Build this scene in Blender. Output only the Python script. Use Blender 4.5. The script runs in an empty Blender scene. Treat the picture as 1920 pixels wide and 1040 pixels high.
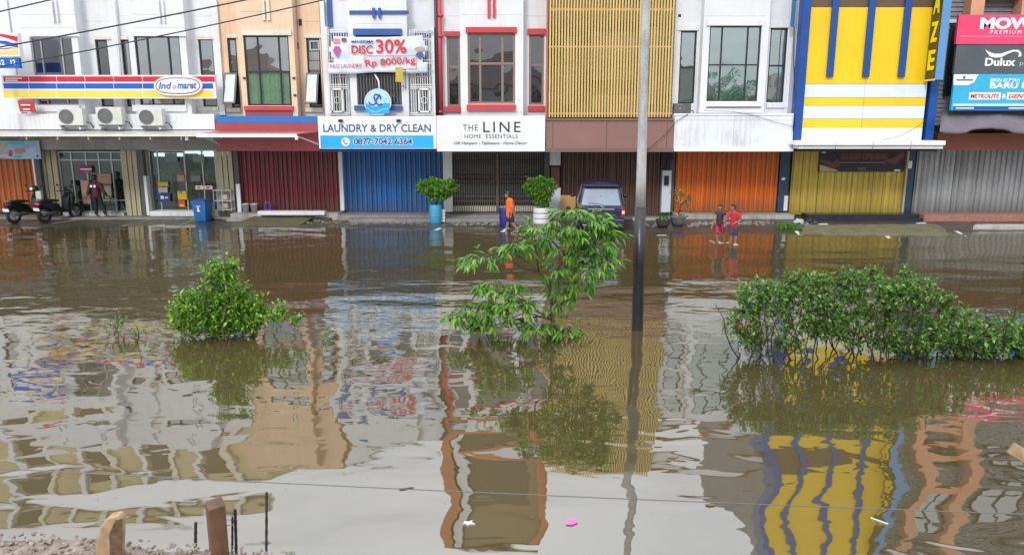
import bpy, math, random
import numpy as np
from mathutils import Vector, Matrix, noise as mnoise
random.seed(7); rng = np.random.default_rng(7)
R = math.radians
scene = bpy.context.scene
col = scene.collection
# ------------------------------------------------------------------ camera
H = 3.9; PITCH = R(11.7); F = 1400.0
cam = bpy.data.objects.new('camera', bpy.data.cameras.new('camera'))
cam.data.sensor_width = 36; cam.data.lens = F/1920*36
cam.data.clip_end = 600; cam.data.clip_start = 0.05
cam.location = (0, 0, H); cam.rotation_euler = (math.pi/2-PITCH, 0, 0)
col.objects.link(cam); scene.camera = cam
# ------------------------------------------------------------------ sky, sun, exposure
SUN_EL, SUN_ROT = R(37), R(200)
world = bpy.data.worlds.new('World'); scene.world = world; world.use_nodes = True
nt = world.node_tree; nt.nodes.clear()
def wn(t): return nt.nodes.new(t)
sky = wn('ShaderNodeTexSky'); sky.sky_type = 'NISHITA'; sky.sun_disc = False
sky.sun_elevation = SUN_EL; sky.sun_rotation = SUN_ROT; sky.air_density = 1.2; sky.dust_density = 3
hs = wn('ShaderNodeHueSaturation'); hs.inputs['Saturation'].default_value = .35; hs.inputs['Value'].default_value = 1.0
nt.links.new(sky.outputs[0], hs.inputs['Color'])
tc = wn('ShaderNodeTexCoord'); mp = wn('ShaderNodeMapping'); mp.inputs['Scale'].default_value = (1, 1, 2.6)
n1 = wn('ShaderNodeTexNoise'); n1.inputs['Scale'].default_value = 2.2; n1.inputs['Detail'].default_value = 6; n1.inputs['Roughness'].default_value = .5
rp = wn('ShaderNodeValToRGB'); rp.color_ramp.elements[0].position = .3; rp.color_ramp.elements[1].position = .72
rp.color_ramp.elements[0].color = (12.0, 12.8, 13.8, 1); rp.color_ramp.elements[1].color = (17, 17.3, 17.8, 1)
mx = wn('ShaderNodeMixRGB'); mx.inputs['Fac'].default_value = .86
bg = wn('ShaderNodeBackground'); bg.inputs['Strength'].default_value = .095
out = wn('ShaderNodeOutputWorld')
nt.links.new(tc.outputs['Generated'], mp.inputs[0]); nt.links.new(mp.outputs[0], n1.inputs['Vector'])
nt.links.new(n1.outputs[0], rp.inputs[0]); nt.links.new(hs.outputs[0], mx.inputs[1])
# an overcast sky is about three times brighter overhead than at the horizon
sx = wn('ShaderNodeSeparateXYZ'); nt.links.new(tc.outputs['Generated'], sx.inputs[0])
gr = wn('ShaderNodeMapRange'); gr.inputs[1].default_value = 0; gr.inputs[2].default_value = 1; gr.inputs[3].default_value = .40; gr.inputs[4].default_value = 2.1
nt.links.new(sx.outputs['Z'], gr.inputs[0])
mg = wn('ShaderNodeMixRGB'); mg.blend_type = 'MULTIPLY'; mg.inputs[0].default_value = 1
nt.links.new(rp.outputs[0], mg.inputs[1]); nt.links.new(gr.outputs[0], mg.inputs[2]); nt.links.new(mg.outputs[0], mx.inputs[2])
nt.links.new(mx.outputs[0], bg.inputs[0]); nt.links.new(bg.outputs[0], out.inputs[0])
sl = bpy.data.lights.new('sun', 'SUN'); sl.energy = 1.8; sl.angle = R(13); sl.color = (1, .97, .93)
so = bpy.data.objects.new('sun', sl); col.objects.link(so); so.location = (0, -10, 40)
# light comes from behind the camera, slightly from the left
sdir = Vector((math.sin(SUN_ROT)*math.cos(SUN_EL), math.cos(SUN_ROT)*math.cos(SUN_EL), math.sin(SUN_EL)))
so.rotation_euler = sdir.to_track_quat('Z', 'Y').to_euler()
vs = scene.view_settings; vs.view_transform = 'Standard'; vs.look = 'None'; vs.gamma = 1; vs.use_curve_mapping = False
vs.exposure = -0.06
# ------------------------------------------------------------------ picture measures -> metres
cP, sP = math.cos(PITCH), math.sin(PITCH)
def ray(px, py):
    u = (px-960)/F; v = (520-py)/F
    return u, cP+v*sP, -sP+v*cP
def W(px, py, Y):
    u, b, c = ray(px, py); return u/b*Y, H+c/b*Y
def WX(px, py, Y): return W(px, py, Y)[0]
def WZ(py, Y): return W(960, py, Y)[1]
def WR(py, Y): return -WZ(py, Y)            # height read off the reflection
def G(px, py, z=0.0):
    u, b, c = ray(px, py); t = (z-H)/c
    return u*t, b*t
# ------------------------------------------------------------------ materials
_mats = {}
def srgb(r, g, b):
    f = lambda c: (c/255/12.92) if c/255 <= .04045 else ((c/255+.055)/1.055)**2.4
    return (f(r), f(g), f(b))
def scale3(c, k): return tuple(min(1, x*k) for x in c)
def mat(name, c, rough=.6, var=.12, scale=1.5, dirt=0.0, dirtc=(.09, .08, .065), metal=0, spec=.5, bump=0, bscale=40,
        streak=(7, 7, .5), emit=None, coat=0, rand=0.0, low=0.0):
    if name in _mats: return _mats[name]
    m = bpy.data.materials.new(name); m.use_nodes = True; t = m.node_tree; N = t.nodes; L = t.links
    p = N['Principled BSDF']; p.inputs['Roughness'].default_value = rough; p.inputs['Metallic'].default_value = metal
    p.inputs['Specular IOR Level'].default_value = spec; p.inputs['Coat Weight'].default_value = coat
    g = N.new('ShaderNodeNewGeometry')
    n = N.new('ShaderNodeTexNoise'); n.inputs['Scale'].default_value = scale; n.inputs['Detail'].default_value = 5
    n.inputs['Roughness'].default_value = .62
    L.new(g.outputs['Position'], n.inputs['Vector'])
    mr = N.new('ShaderNodeMapRange'); mr.inputs[1].default_value = .3; mr.inputs[2].default_value = .7
    L.new(n.outputs[0], mr.inputs[0])
    mix = N.new('ShaderNodeMixRGB'); mix.inputs[1].default_value = (*scale3(c, 1-var), 1); mix.inputs[2].default_value = (*scale3(c, 1+var*.6), 1)
    L.new(mr.outputs[0], mix.inputs[0]); last = mix.outputs[0]
    if rand:
        oi = N.new('ShaderNodeObjectInfo'); m2 = N.new('ShaderNodeMixRGB'); m2.blend_type = 'MULTIPLY'; m2.inputs[0].default_value = 1
        mm = N.new('ShaderNodeMapRange'); mm.inputs[3].default_value = 1-rand; mm.inputs[4].default_value = 1
        L.new(oi.outputs['Random'], mm.inputs[0]); L.new(last, m2.inputs[1]); L.new(mm.outputs[0], m2.inputs[2]); last = m2.outputs[0]
    if dirt:
        mp = N.new('ShaderNodeMapping'); mp.inputs['Scale'].default_value = streak; L.new(g.outputs['Position'], mp.inputs[0])
        d = N.new('ShaderNodeTexNoise'); d.inputs['Scale'].default_value = 1; d.inputs['Detail'].default_value = 6; d.inputs['Roughness'].default_value = .7
        L.new(mp.outputs[0], d.inputs['Vector'])
        d2 = N.new('ShaderNodeTexNoise'); d2.inputs['Scale'].default_value = .6; d2.inputs['Detail'].default_value = 4; L.new(g.outputs['Position'], d2.inputs['Vector'])
        mu = N.new('ShaderNodeMath'); mu.operation = 'MULTIPLY'; L.new(d.outputs[0], mu.inputs[0]); L.new(d2.outputs[0], mu.inputs[1])
        r = N.new('ShaderNodeMapRange'); r.inputs[1].default_value = .24; r.inputs[2].default_value = .42; r.inputs[4].default_value = dirt
        L.new(mu.outputs[0], r.inputs[0])
        m3 = N.new('ShaderNodeMixRGB'); m3.inputs[2].default_value = (*dirtc, 1); L.new(r.outputs[0], m3.inputs[0]); L.new(last, m3.inputs[1]); last = m3.outputs[0]
    if low:   # grime splashed up from the flood, by height above the water
        sx = N.new('ShaderNodeSeparateXYZ'); L.new(g.outputs['Position'], sx.inputs[0])
        r = N.new('ShaderNodeMapRange'); r.inputs[1].default_value = 1.0; r.inputs[2].default_value = .25; r.inputs[3].default_value = 0; r.inputs[4].default_value = low
        ad = N.new('ShaderNodeMath'); ad.operation = 'MULTIPLY_ADD'; L.new(n.outputs[0], ad.inputs[0]); ad.inputs[1].default_value = -1.0
        L.new(sx.outputs['Z'], ad.inputs[2])
        ad2 = N.new('ShaderNodeMath'); ad2.inputs[1].default_value = .5; L.new(ad.outputs[0], ad2.inputs[0]); L.new(ad2.outputs[0], r.inputs[0])
        m3 = N.new('ShaderNodeMixRGB'); m3.inputs[2].default_value = (*dirtc, 1); L.new(r.outputs[0], m3.inputs[0]); L.new(last, m3.inputs[1]); last = m3.outputs[0]
    L.new(last, p.inputs['Base Color'])
    if bump:
        b = N.new('ShaderNodeTexNoise'); b.inputs['Scale'].default_value = bscale; b.inputs['Detail'].default_value = 5; L.new(g.outputs['Position'], b.inputs['Vector'])
        bb = N.new('ShaderNodeBump'); bb.inputs['Strength'].default_value = 1; bb.inputs['Distance'].default_value = bump
        L.new(b.outputs[0], bb.inputs['Height']); L.new(bb.outputs[0], p.inputs['Normal'])
    if emit:
        p.inputs['Emission Color'].default_value = (*emit[:3], 1); p.inputs['Emission Strength'].default_value = emit[3]
    _mats[name] = m; return m
def flat(name, c, rough=.5, **k): return mat(name, c, rough, var=.05, **k)
def leafmat(name, dark, light, yellow=None, tr=.28, rough=.42):
    if name in _mats: return _mats[name]
    m = bpy.data.materials.new(name); m.use_nodes = True; t = m.node_tree; N = t.nodes; L = t.links
    p = N['Principled BSDF']; p.inputs['Roughness'].default_value = rough
    g = N.new('ShaderNodeNewGeometry'); oi = N.new('ShaderNodeObjectInfo')
    a = N.new('ShaderNodeMath'); a.operation = 'ADD'; L.new(g.outputs['Random Per Island'], a.inputs[0]); L.new(oi.outputs['Random'], a.inputs[1])
    fr = N.new('ShaderNodeMath'); fr.operation = 'FRACT'; L.new(a.outputs[0], fr.inputs[0])
    cr = N.new('ShaderNodeValToRGB'); e = cr.color_ramp.elements
    e[0].color = (*dark, 1); e[1].color = (*light, 1); e[1].position = .93
    if yellow is not None: x = e.new(.97); x.color = (*yellow, 1)
    L.new(fr.outputs[0], cr.inputs[0]); L.new(cr.outputs[0], p.inputs['Base Color'])
    tl = N.new('ShaderNodeBsdfTranslucent'); ml = N.new('ShaderNodeMixRGB'); ml.blend_type = 'MULTIPLY'; ml.inputs[0].default_value = 1; ml.inputs[2].default_value = (1.5, 1.7, .6, 1)
    L.new(cr.outputs[0], ml.inputs[1]); L.new(ml.outputs[0], tl.inputs[0])
    ms = N.new('ShaderNodeMixShader'); ms.inputs[0].default_value = tr; L.new(p.outputs[0], ms.inputs[1]); L.new(tl.outputs[0], ms.inputs[2])
    L.new(ms.outputs[0], N['Material Output'].inputs['Surface']); _mats[name] = m; return m
def glassmat(name, tint=(.02, .025, .03), refl=.22, clear=0.0, tr=(.7, .8, .78)):
    """window glass: reflective film over a dark room (clear=0) or see-through (clear>0)"""
    if name in _mats: return _mats[name]
    m = bpy.data.materials.new(name); m.use_nodes = True; t = m.node_tree; N = t.nodes; L = t.links; N.clear()
    o = N.new('ShaderNodeOutputMaterial'); gl = N.new('ShaderNodeBsdfGlossy'); gl.inputs['Roughness'].default_value = .015; gl.inputs['Color'].default_value = (.93, .97, .98, 1)
    g = N.new('ShaderNodeNewGeometry'); n = N.new('ShaderNodeTexNoise'); n.inputs['Scale'].default_value = 1.1; n.inputs['Detail'].default_value = 1; L.new(g.outputs['Position'], n.inputs['Vector'])
    bb = N.new('ShaderNodeBump'); bb.inputs['Distance'].default_value = .012; L.new(n.outputs[0], bb.inputs['Height']); L.new(bb.outputs[0], gl.inputs['Normal'])
    d = N.new('ShaderNodeBsdfDiffuse'); d.inputs[0].default_value = (*tint, 1)
    base = d.outputs[0]
    if clear:
        tb = N.new('ShaderNodeBsdfTransparent'); tb.inputs[0].default_value = (*tr, 1)
        m1 = N.new('ShaderNodeMixShader'); m1.inputs[0].default_value = clear; L.new(d.outputs[0], m1.inputs[1]); L.new(tb.outputs[0], m1.inputs[2]); base = m1.outputs[0]
    lw = N.new('ShaderNodeLayerWeight'); lw.inputs[0].default_value = .25
    mr = N.new('ShaderNodeMapRange'); mr.inputs[3].default_value = refl; mr.inputs[4].default_value = 1; L.new(lw.outputs['Fresnel'], mr.inputs[0])
    ms = N.new('ShaderNodeMixShader'); L.new(mr.outputs[0], ms.inputs[0]); L.new(base, ms.inputs[1]); L.new(gl.outputs[0], ms.inputs[2])
    L.new(ms.outputs[0], o.inputs[0]); _mats[name] = m; return m
# ------------------------------------------------------------------ objects
def tag(o, label=None, cat=None, group=None, kind=None):
    if label: o['label'] = label
    if cat: o['category'] = cat
    if group: o['group'] = group
    if kind: o['kind'] = kind
    return o
def empty(name, loc, label=None, cat=None, group=None, rz=0):
    o = bpy.data.objects.new(name, None); o.empty_display_size = .2; o.location = loc; o.rotation_euler = (0, 0, rz); col.objects.link(o)
    return tag(o, label, cat, group)
def wloc(o):
    v = Vector((0, 0, 0))
    while o is not None: v += Vector(o.location); o = o.parent
    return v
def link(name, me, parent=None, loc=(0, 0, 0), rot=None):
    o = bpy.data.objects.new(name, me); o.location = loc
    if rot: o.rotation_euler = rot
    if parent is not None: o.parent = parent
    col.objects.link(o); return o
def copy_tree(o, parent=None):
    c = o.copy(); col.objects.link(c); c.parent = parent
    for ch in o.children: copy_tree(ch, c)
    return c
class MB:
    def __init__(s): s.v = []; s.f = []
    def add(s, vs, fs):
        k = len(s.v); s.v += [tuple(x) for x in vs]; s.f += [tuple(i+k for i in f) for f in fs]; return s
    def box(s, x0, x1, y0, y1, z0, z1):
        return s.add([(x0,y0,z0),(x1,y0,z0),(x1,y1,z0),(x0,y1,z0),(x0,y0,z1),(x1,y0,z1),(x1,y1,z1),(x0,y1,z1)],
                     [(0,3,2,1),(4,5,6,7),(0,1,5,4),(1,2,6,5),(2,3,7,6),(3,0,4,7)])
    def pbox(s, px0, py0, px1, py1, Y, d=.1):
        """box whose front face fills that rectangle of the picture at distance Y"""
        pm = (py0+py1)/2
        return s.box(WX(px0, pm, Y), WX(px1, pm, Y), Y, Y+d, WZ(py1, Y), WZ(py0, Y))
    def obox(s, c, sx, sy, sz, rot=(0, 0, 0)):
        from mathutils import Euler
        m = Euler(rot).to_matrix(); c = Vector(c); vs = []
        for z in (-1, 1):
            for (x, y) in ((-1,-1),(1,-1),(1,1),(-1,1)): vs.append(c+m@Vector((x*sx/2, y*sy/2, z*sz/2)))
        return s.add(vs, [(0,3,2,1),(4,5,6,7),(0,1,5,4),(1,2,6,5),(2,3,7,6),(3,0,4,7)])
    def tube(s, pts, r, n=8, cap=True):
        pts = [Vector(p) for p in pts]; rs = r if isinstance(r, (list, tuple)) else [r]*len(pts); vs = []; fs = []
        up = Vector((0, 0, 1))
        for i, p in enumerate(pts):
            d = (pts[min(i+1, len(pts)-1)]-pts[max(i-1, 0)]).normalized()
            a = d.cross(up if abs(d.z) < .95 else Vector((1, 0, 0))).normalized(); b = d.cross(a)
            for k in range(n):
                t = 2*math.pi*k/n; vs.append(p+rs[i]*(math.cos(t)*a+math.sin(t)*b))
        for i in range(len(pts)-1):
            for k in range(n): fs.append((i*n+k, i*n+(k+1) % n, (i+1)*n+(k+1) % n, (i+1)*n+k))
        if cap: fs.append(tuple(range(n-1, -1, -1))); fs.append(tuple((len(pts)-1)*n+k for k in range(n)))
        return s.add(vs, fs)
    def lathe(s, prof, c=(0, 0, 0), n=20):
        vs = []; fs = []
        for (r, z) in prof:
            for k in range(n):
                t = 2*math.pi*k/n; vs.append((c[0]+r*math.cos(t), c[1]+r*math.sin(t), c[2]+z))
        m = len(prof)
        for i in range(m-1):
            for k in range(n): fs.append((i*n+k, i*n+(k+1) % n, (i+1)*n+(k+1) % n, (i+1)*n+k))
        fs.append(tuple(range(n-1, -1, -1))); fs.append(tuple((m-1)*n+k for k in range(n)))
        return s.add(vs, fs)
    def sphere(s, c, rx, ry=None, rz=None, n=10, m=8):
        ry = ry or rx; rz = rz or rx; vs = [(c[0], c[1], c[2]-rz)]; fs = []
        for i in range(1, m):
            a = -math.pi/2+math.pi*i/m
            for k in range(n):
                t = 2*math.pi*k/n; vs.append((c[0]+rx*math.cos(a)*math.cos(t), c[1]+ry*math.cos(a)*math.sin(t), c[2]+rz*math.sin(a)))
        vs.append((c[0], c[1], c[2]+rz)); top = len(vs)-1
        for k in range(n): fs.append((0, 1+(k+1) % n, 1+k)); fs.append((top, 1+(m-2)*n+k, 1+(m-2)*n+(k+1) % n))
        for i in range(m-2):
            for k in range(n): fs.append((1+i*n+k, 1+i*n+(k+1) % n, 1+(i+1)*n+(k+1) % n, 1+(i+1)*n+k))
        return s.add(vs, fs)
    def prism(s, poly, y0, y1):
        """polygon in x,z extruded along y"""
        n = len(poly); vs = [(x, y0, z) for x, z in poly]+[(x, y1, z) for x, z in poly]
        return s.add(vs, [tuple(range(n)), tuple(range(2*n-1, n-1, -1))]+[(i, i+n, (i+1) % n+n, (i+1) % n) for i in range(n)])
    def mesh(s, name='m', smooth=False, off=(0, 0, 0)):
        me = bpy.data.meshes.new(name); me.from_pydata([(x-off[0], y-off[1], z-off[2]) for x, y, z in s.v], [], s.f); me.update()
        if smooth: me.shade_smooth()
        return me
    def build(s, name, m, parent=None, smooth=False, local=False, bevel=0):
        off = (0, 0, 0) if (local or parent is None) else wloc(parent)
        me = s.mesh(name, smooth, off); me.materials.append(m)
        o = link(name, me, parent)
        if bevel:
            b = o.modifiers.new('bevel', 'BEVEL'); b.width = bevel; b.segments = 2; b.limit_method = 'ANGLE'
        return o
def P(name, m, parent, *boxes, **k):
    """one part for each picture box (px0,py0,px1,py1,Y,depth)"""
    for q in boxes: o = MB().pbox(*q).build(name, m, parent, **k)
    return o
def PJ(name, m, parent, *boxes, **k):
    """many thin pieces, too small to pick apart, joined into one part"""
    b = MB()
    for q in boxes: b.pbox(*q)
    return tag(b.build(name, m, parent, **k), kind='stuff')
def text(body, m, parent, px0, py0, px1, py1, Y, name='lettering', bold=0.0, shear=0, ext=.004, rot=0, spacing=1.0, world=None, local=False):
    cu = bpy.data.curves.new('t', 'FONT'); cu.body = body; cu.size = 1; cu.offset = bold; cu.shear = shear; cu.extrude = 0.01; cu.space_character = spacing; cu.resolution_u = 3
    t = bpy.data.objects.new('t', cu); col.objects.link(t); dg = bpy.context.evaluated_depsgraph_get()
    me = bpy.data.meshes.new_from_object(t.evaluated_get(dg)); bpy.data.objects.remove(t); bpy.data.curves.remove(cu)
    n = len(me.vertices); a = np.empty(n*3); me.vertices.foreach_get('co', a); a = a.reshape(-1, 3)
    mn, mxx = a.min(0), a.max(0); pm = (py0+py1)/2
    if world: X0, X1, Z0, Z1 = world
    else: X0, X1, Z0, Z1 = WX(px0, pm, Y), WX(px1, pm, Y), WZ(py1, Y), WZ(py0, Y)
    x = (a[:, 0]-mn[0])/(mxx[0]-mn[0])*(X1-X0)+X0; z = (a[:, 1]-mn[1])/(mxx[1]-mn[1])*(Z1-Z0)+Z0
    y = Y-ext/2-np.sign(a[:, 2])*ext/2
    if rot:
        cx, cz = (X0+X1)/2, (Z0+Z1)/2; dx, dz = x-cx, z-cz
        x = cx+dx*math.cos(rot)-dz*math.sin(rot); z = cz+dx*math.sin(rot)+dz*math.cos(rot)
    off = Vector((0, 0, 0)) if (parent is None or local) else wloc(parent)
    a = np.stack([x-off.x, y-off.y, z-off.z], 1)
    me.vertices.foreach_set('co', a.ravel()); me.materials.clear(); me.materials.append(m); me.update()
    return link(name, me, parent)
# ------------------------------------------------------------------ palette
WHITE = mat('white_paint', (.68, .70, .725), .55, .08, .8, dirt=.2, dirtc=(.36, .35, .32))
WHITE2 = mat('aged_white_paint', (.70, .71, .72), .6, .1, 1.2, dirt=.38, dirtc=(.3, .29, .27))
CREAMTRIM = mat('cream_trim', (.68, .64, .54), .6, .1, 1.2, dirt=.4, dirtc=(.3, .26, .2))
PEACH = mat('peach_paint', (.72, .50, .34), .6, .08, .8, dirt=.3, dirtc=(.36, .24, .16))
PEACHF = mat('peach_paint_front', (.74, .53, .37), .6, .07, .8, dirt=.25, dirtc=(.36, .24, .16))
GREYW = mat('grey_render', (.30, .30, .30), .7, .15, 1.5, dirt=.4)
DGREY = mat('dark_grey_render', (.10, .10, .105), .7, .2, 1.5, dirt=.4)
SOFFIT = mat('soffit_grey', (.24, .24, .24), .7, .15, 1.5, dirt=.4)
CREAM = mat('cream_steel', (.42, .38, .25), .45, .1, 2, dirt=.2)
BLACKM = flat('black_metal', (.012, .013, .015), .35)
FRAME = flat('window_frame_dark', (.018, .02, .024), .4)
BRFRAME = flat('window_frame_brown', (.22, .16, .13), .45)
ALU = flat('aluminium_frame', (.42, .43, .43), .35, metal=.5)
RED = mat('red_paint', (.55, .045, .055), .45, .12, 1.5, dirt=.2)
CRIM = mat('crimson_cladding', (.33, .06, .065), .45, .12, 1.5, dirt=.25)
BLUE = mat('blue_paint', (.025, .09, .30), .45, .12, 1.5, dirt=.2)
BLUEB = mat('bright_blue_panel', (.01, .16, .52), .4, .08, 1.5)
YEL = mat('yellow_cladding', (.80, .54, .012), .38, .06, .7, dirt=.15, dirtc=(.45, .3, .03))
COBALT = mat('cobalt_cladding', (.006, .065, .29), .4, .1, 1, dirt=.12)
PALE = mat('pale_cladding', (.66, .73, .80), .4, .05, 1, dirt=.15, dirtc=(.4, .42, .44))
BROWNP = mat('brown_cladding', (.235, .125, .105), .5, .06, 1, dirt=.15, dirtc=(.12, .08, .07))
GOLD = mat('gold_slat_paint', (.66, .47, .17), .4, .08, 3, rand=.14)
CONC = mat('concrete', (.25, .24, .225), .75, .25, 2.5, dirt=.55, dirtc=(.06, .058, .05), bump=.006, bscale=30)
CONCW = mat('pale_concrete', (.42, .41, .385), .75, .2, 2.5, dirt=.6, dirtc=(.09, .085, .07), bump=.006, bscale=30)
GL = glassmat('window_glass', (.03, .04, .045), refl=.50)
GLD = glassmat('window_glass_dark', (.012, .014, .02), refl=.20)
GLC = glassmat('window_glass_clear', (.2, .3, .24), refl=.12, clear=.9, tr=(.92, .98, .94))
GLS = glassmat('shop_glass', (.05, .07, .07), refl=.07, clear=.93, tr=(.75, .86, .82))
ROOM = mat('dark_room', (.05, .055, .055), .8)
SIGNW = mat('sign_white', (.78, .79, .80), .4, .04, 1, dirt=.12, dirtc=(.45, .45, .45))
TRED = flat('print_red', (.62, .02, .03)); TBLUE = flat('print_blue', (.01, .08, .38)); TBLK = flat('print_black', (.02, .02, .022))
TWHT = flat('print_white', (.8, .8, .8)); CYAN = flat('print_cyan', (.01, .36, .72)); TYEL = flat('print_yellow', (.85, .62, .02))
YWALL, YBAY, YSIGN, YSHUT = 29.9, 29.4, 29.0, 31.0
# ------------------------------------------------------------------ ground and flood water
wl_px = [(-2600, 426), (0, 426), (300, 423), (480, 427), (640, 424), (830, 428), (1000, 431), (1150, 433), (1300, 441), (1400, 441), (1490, 437), (1650, 440), (1750, 441), (1830, 436), (1920, 434), (4600, 434)]
_wx = []; _wy = []
for px, py in wl_px:
    x, y = G(px, py); _wx.append(x); _wy.append(y)
def fract_noise(x, y, s, seed=0):
    return mnoise.noise(Vector((x*s, y*s, seed)))
def ground_h(x, y):
    w = float(np.interp(x, _wx, _wy)); h = (y-w)*.021
    if h > 0: h = h*(1 if h < .06 else 1)
    h += .010*fract_noise(x, y, 1.3)+.006*fract_noise(x, y, 3.7, 3)+.018*fract_noise(x*.35, y, 1.0, 8)
    return max(-.6, min(.10, h))
xs = np.concatenate([np.linspace(-220, -25, 24), np.arange(-24.8, 24.9, .16), np.linspace(25, 220, 24)])
ys = np.concatenate([np.linspace(-120, 20, 30), np.arange(20.5, 33, .14), np.linspace(34, 260, 16)])
v = [(float(x), float(y), ground_h(float(x), float(y))) for y in ys for x in xs]
nx, ny = len(xs), len(ys)
f = [(j*nx+i, j*nx+i+1, (j+1)*nx+i+1, (j+1)*nx+i) for j in range(ny-1) for i in range(nx-1)]
b = MB(); b.v = v; b.f = f
def groundmat():
    m = mat('wet_asphalt', (.052, .047, .040), .3, .45, 1.4, dirt=.7, dirtc=(.12, .105, .08), streak=(.8, 2.5, 1), bump=.012, bscale=60, spec=.6)
    return m
tag(b.build('ground', groundmat(), smooth=True), kind='structure')
def watermat():
    m = bpy.data.materials.new('flood_water'); m.use_nodes = True; t = m.node_tree; N = t.nodes; L = t.links; N.clear()
    o = N.new('ShaderNodeOutputMaterial'); g = N.new('ShaderNodeNewGeometry')
    gl = N.new('ShaderNodeBsdfGlossy'); gl.inputs['Roughness'].default_value = .012
    d = N.new('ShaderNodeBsdfDiffuse'); n0 = N.new('ShaderNodeTexNoise'); n0.inputs['Scale'].default_value = .22; n0.inputs['Detail'].default_value = 3
    L.new(g.outputs['Position'], n0.inputs['Vector'])
    mc = N.new('ShaderNodeMixRGB'); mc.inputs[1].default_value = (.062, .048, .019, 1); mc.inputs[2].default_value = (.088, .071, .031, 1)
    L.new(n0.outputs[0], mc.inputs[0]); L.new(mc.outputs[0], d.inputs[0])
    sep = N.new('ShaderNodeSeparateXYZ'); L.new(g.outputs['Position'], sep.inputs[0])
    def noise(sx, sy, det, off, rough=.5, dist=0):
        mp = N.new('ShaderNodeMapping'); mp.inputs['Scale'].default_value = (sx, sy, 1); mp.inputs['Location'].default_value = (off, off*2, 0)
        L.new(g.outputs['Position'], mp.inputs[0]); n = N.new('ShaderNodeTexNoise'); n.inputs['Scale'].default_value = 1
        n.inputs['Detail'].default_value = det; n.inputs['Roughness'].default_value = rough; n.inputs['Distortion'].default_value = dist
        L.new(mp.outputs[0], n.inputs['Vector']); return n.outputs[0]
    def math_(op, a, b_):
        x = N.new('ShaderNodeMath'); x.operation = op
        for i, q in enumerate((a, b_)):
            if isinstance(q, (int, float)): x.inputs[i].default_value = q
            else: L.new(q, x.inputs[i])
        return x.outputs[0]
    def rng_(src, a, b_, c, e):
        r = N.new('ShaderNodeMapRange'); r.interpolation_type = 'SMOOTHSTEP'
        for i, q in enumerate((a, b_, c, e)): r.inputs[i+1].default_value = q
        L.new(src, r.inputs[0]); return r.outputs[0]
    patch = noise(.16, .32, 2, 5)
    # long lazy swell, choppier wavelets away from the sheltered bank, fine ripple in gusty patches
    h1 = math_('MULTIPLY', noise(.42, .66, 1.0, 3, .35), WAVE[0])
    h2 = math_('MULTIPLY', noise(1.5, 2.6, 1.6, 11, .42, .4), math_('MULTIPLY', rng_(sep.outputs['Y'], 7, 12.5, WAVE[1]*.55, WAVE[1]), 1))
    h3 = math_('MULTIPLY', noise(2.2, 7.5, 1.5, 21, .5, .3), math_('MULTIPLY', rng_(sep.outputs['Y'], 11, 15, 0, WAVE[2]), rng_(patch, .35, .62, .35, 1)))
    h4 = math_('MULTIPLY', noise(7, 20, 1.0, 31), math_('MULTIPLY', rng_(sep.outputs['Y'], 12.5, 19, 0, WAVE[3]), rng_(patch, .4, .6, .3, 1)))
    h = math_('ADD', math_('ADD', h1, h2), math_('ADD', h3, h4))
    bb = N.new('ShaderNodeBump'); bb.inputs['Strength'].default_value = 1; bb.inputs['Distance'].default_value = 1
    L.new(h, bb.inputs['Height']); L.new(bb.outputs[0], gl.inputs['Normal'])
    fr = N.new('ShaderNodeFresnel'); fr.inputs['IOR'].default_value = 3.5; L.new(bb.outputs[0], fr.inputs['Normal'])
    fm = rng_(fr.outputs[0], 0, 1, 0, .93)
    ff = math_('MULTIPLY', math_('MINIMUM', math_('MULTIPLY', fr.outputs[0], 1.25), 1), .93)
    ms = N.new('ShaderNodeMixShader'); L.new(ff, ms.inputs[0]); L.new(d.outputs[0], ms.inputs[1]); L.new(gl.outputs[0], ms.inputs[2])
    L.new(ms.outputs[0], o.inputs[0]); return m
WAVE = (.060, .0098, .0055, .0011)
b = MB(); b.add([(-220, -120, 0), (220, -120, 0), (220, 260, 0), (-220, 260, 0)], [(0, 1, 2, 3)])
tag(b.build('flood_water', watermat()), kind='structure')
def gline(name, m, p0, p1, w, n=14):
    (x0, y0), (x1, y1) = G(*p0), G(*p1); d = Vector((x1-x0, y1-y0)).normalized(); q = Vector((-d.y, d.x))*w/2; vs = []; fs = []
    for i in range(n+1):
        t = i/n; x, y = x0+(x1-x0)*t, y0+(y1-y0)*t
        for s in (-1, 1):
            a, c = x+q.x*s, y+q.y*s; vs.append((a, c, ground_h(a, c)+.011))
    for i in range(n): fs.append((2*i, 2*i+1, 2*i+3, 2*i+2))
    bb = MB(); bb.add(vs, fs); o = bb.build(name, m); tag(o, kind='structure'); return o
LINEW = mat('white_road_paint', (.62, .62, .6), .5, .2, 4, dirt=.5, dirtc=(.2, .18, .15)); LINEY = mat('yellow_road_paint', (.36, .33, .13), .5, .3, 4, dirt=.6)
for a, c in [((804, 436), (826, 428)), ((934, 440), (952, 428)), ((1493, 434), (1506, 446)), ((1660, 441), (1672, 449)), ((1792, 434), (1832, 450)), ((1196, 441), (1250, 441))]:
    gline('parking_line', LINEW, a, c, .13)
for a, c in [((8, 422), (70, 414)), ((100, 420), (178, 411)), ((228, 425), (300, 410)), ((325, 428), (362, 414)), ((95, 421), (150, 413))]:
    gline('parking_line', LINEY, a, c, .11)
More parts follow.
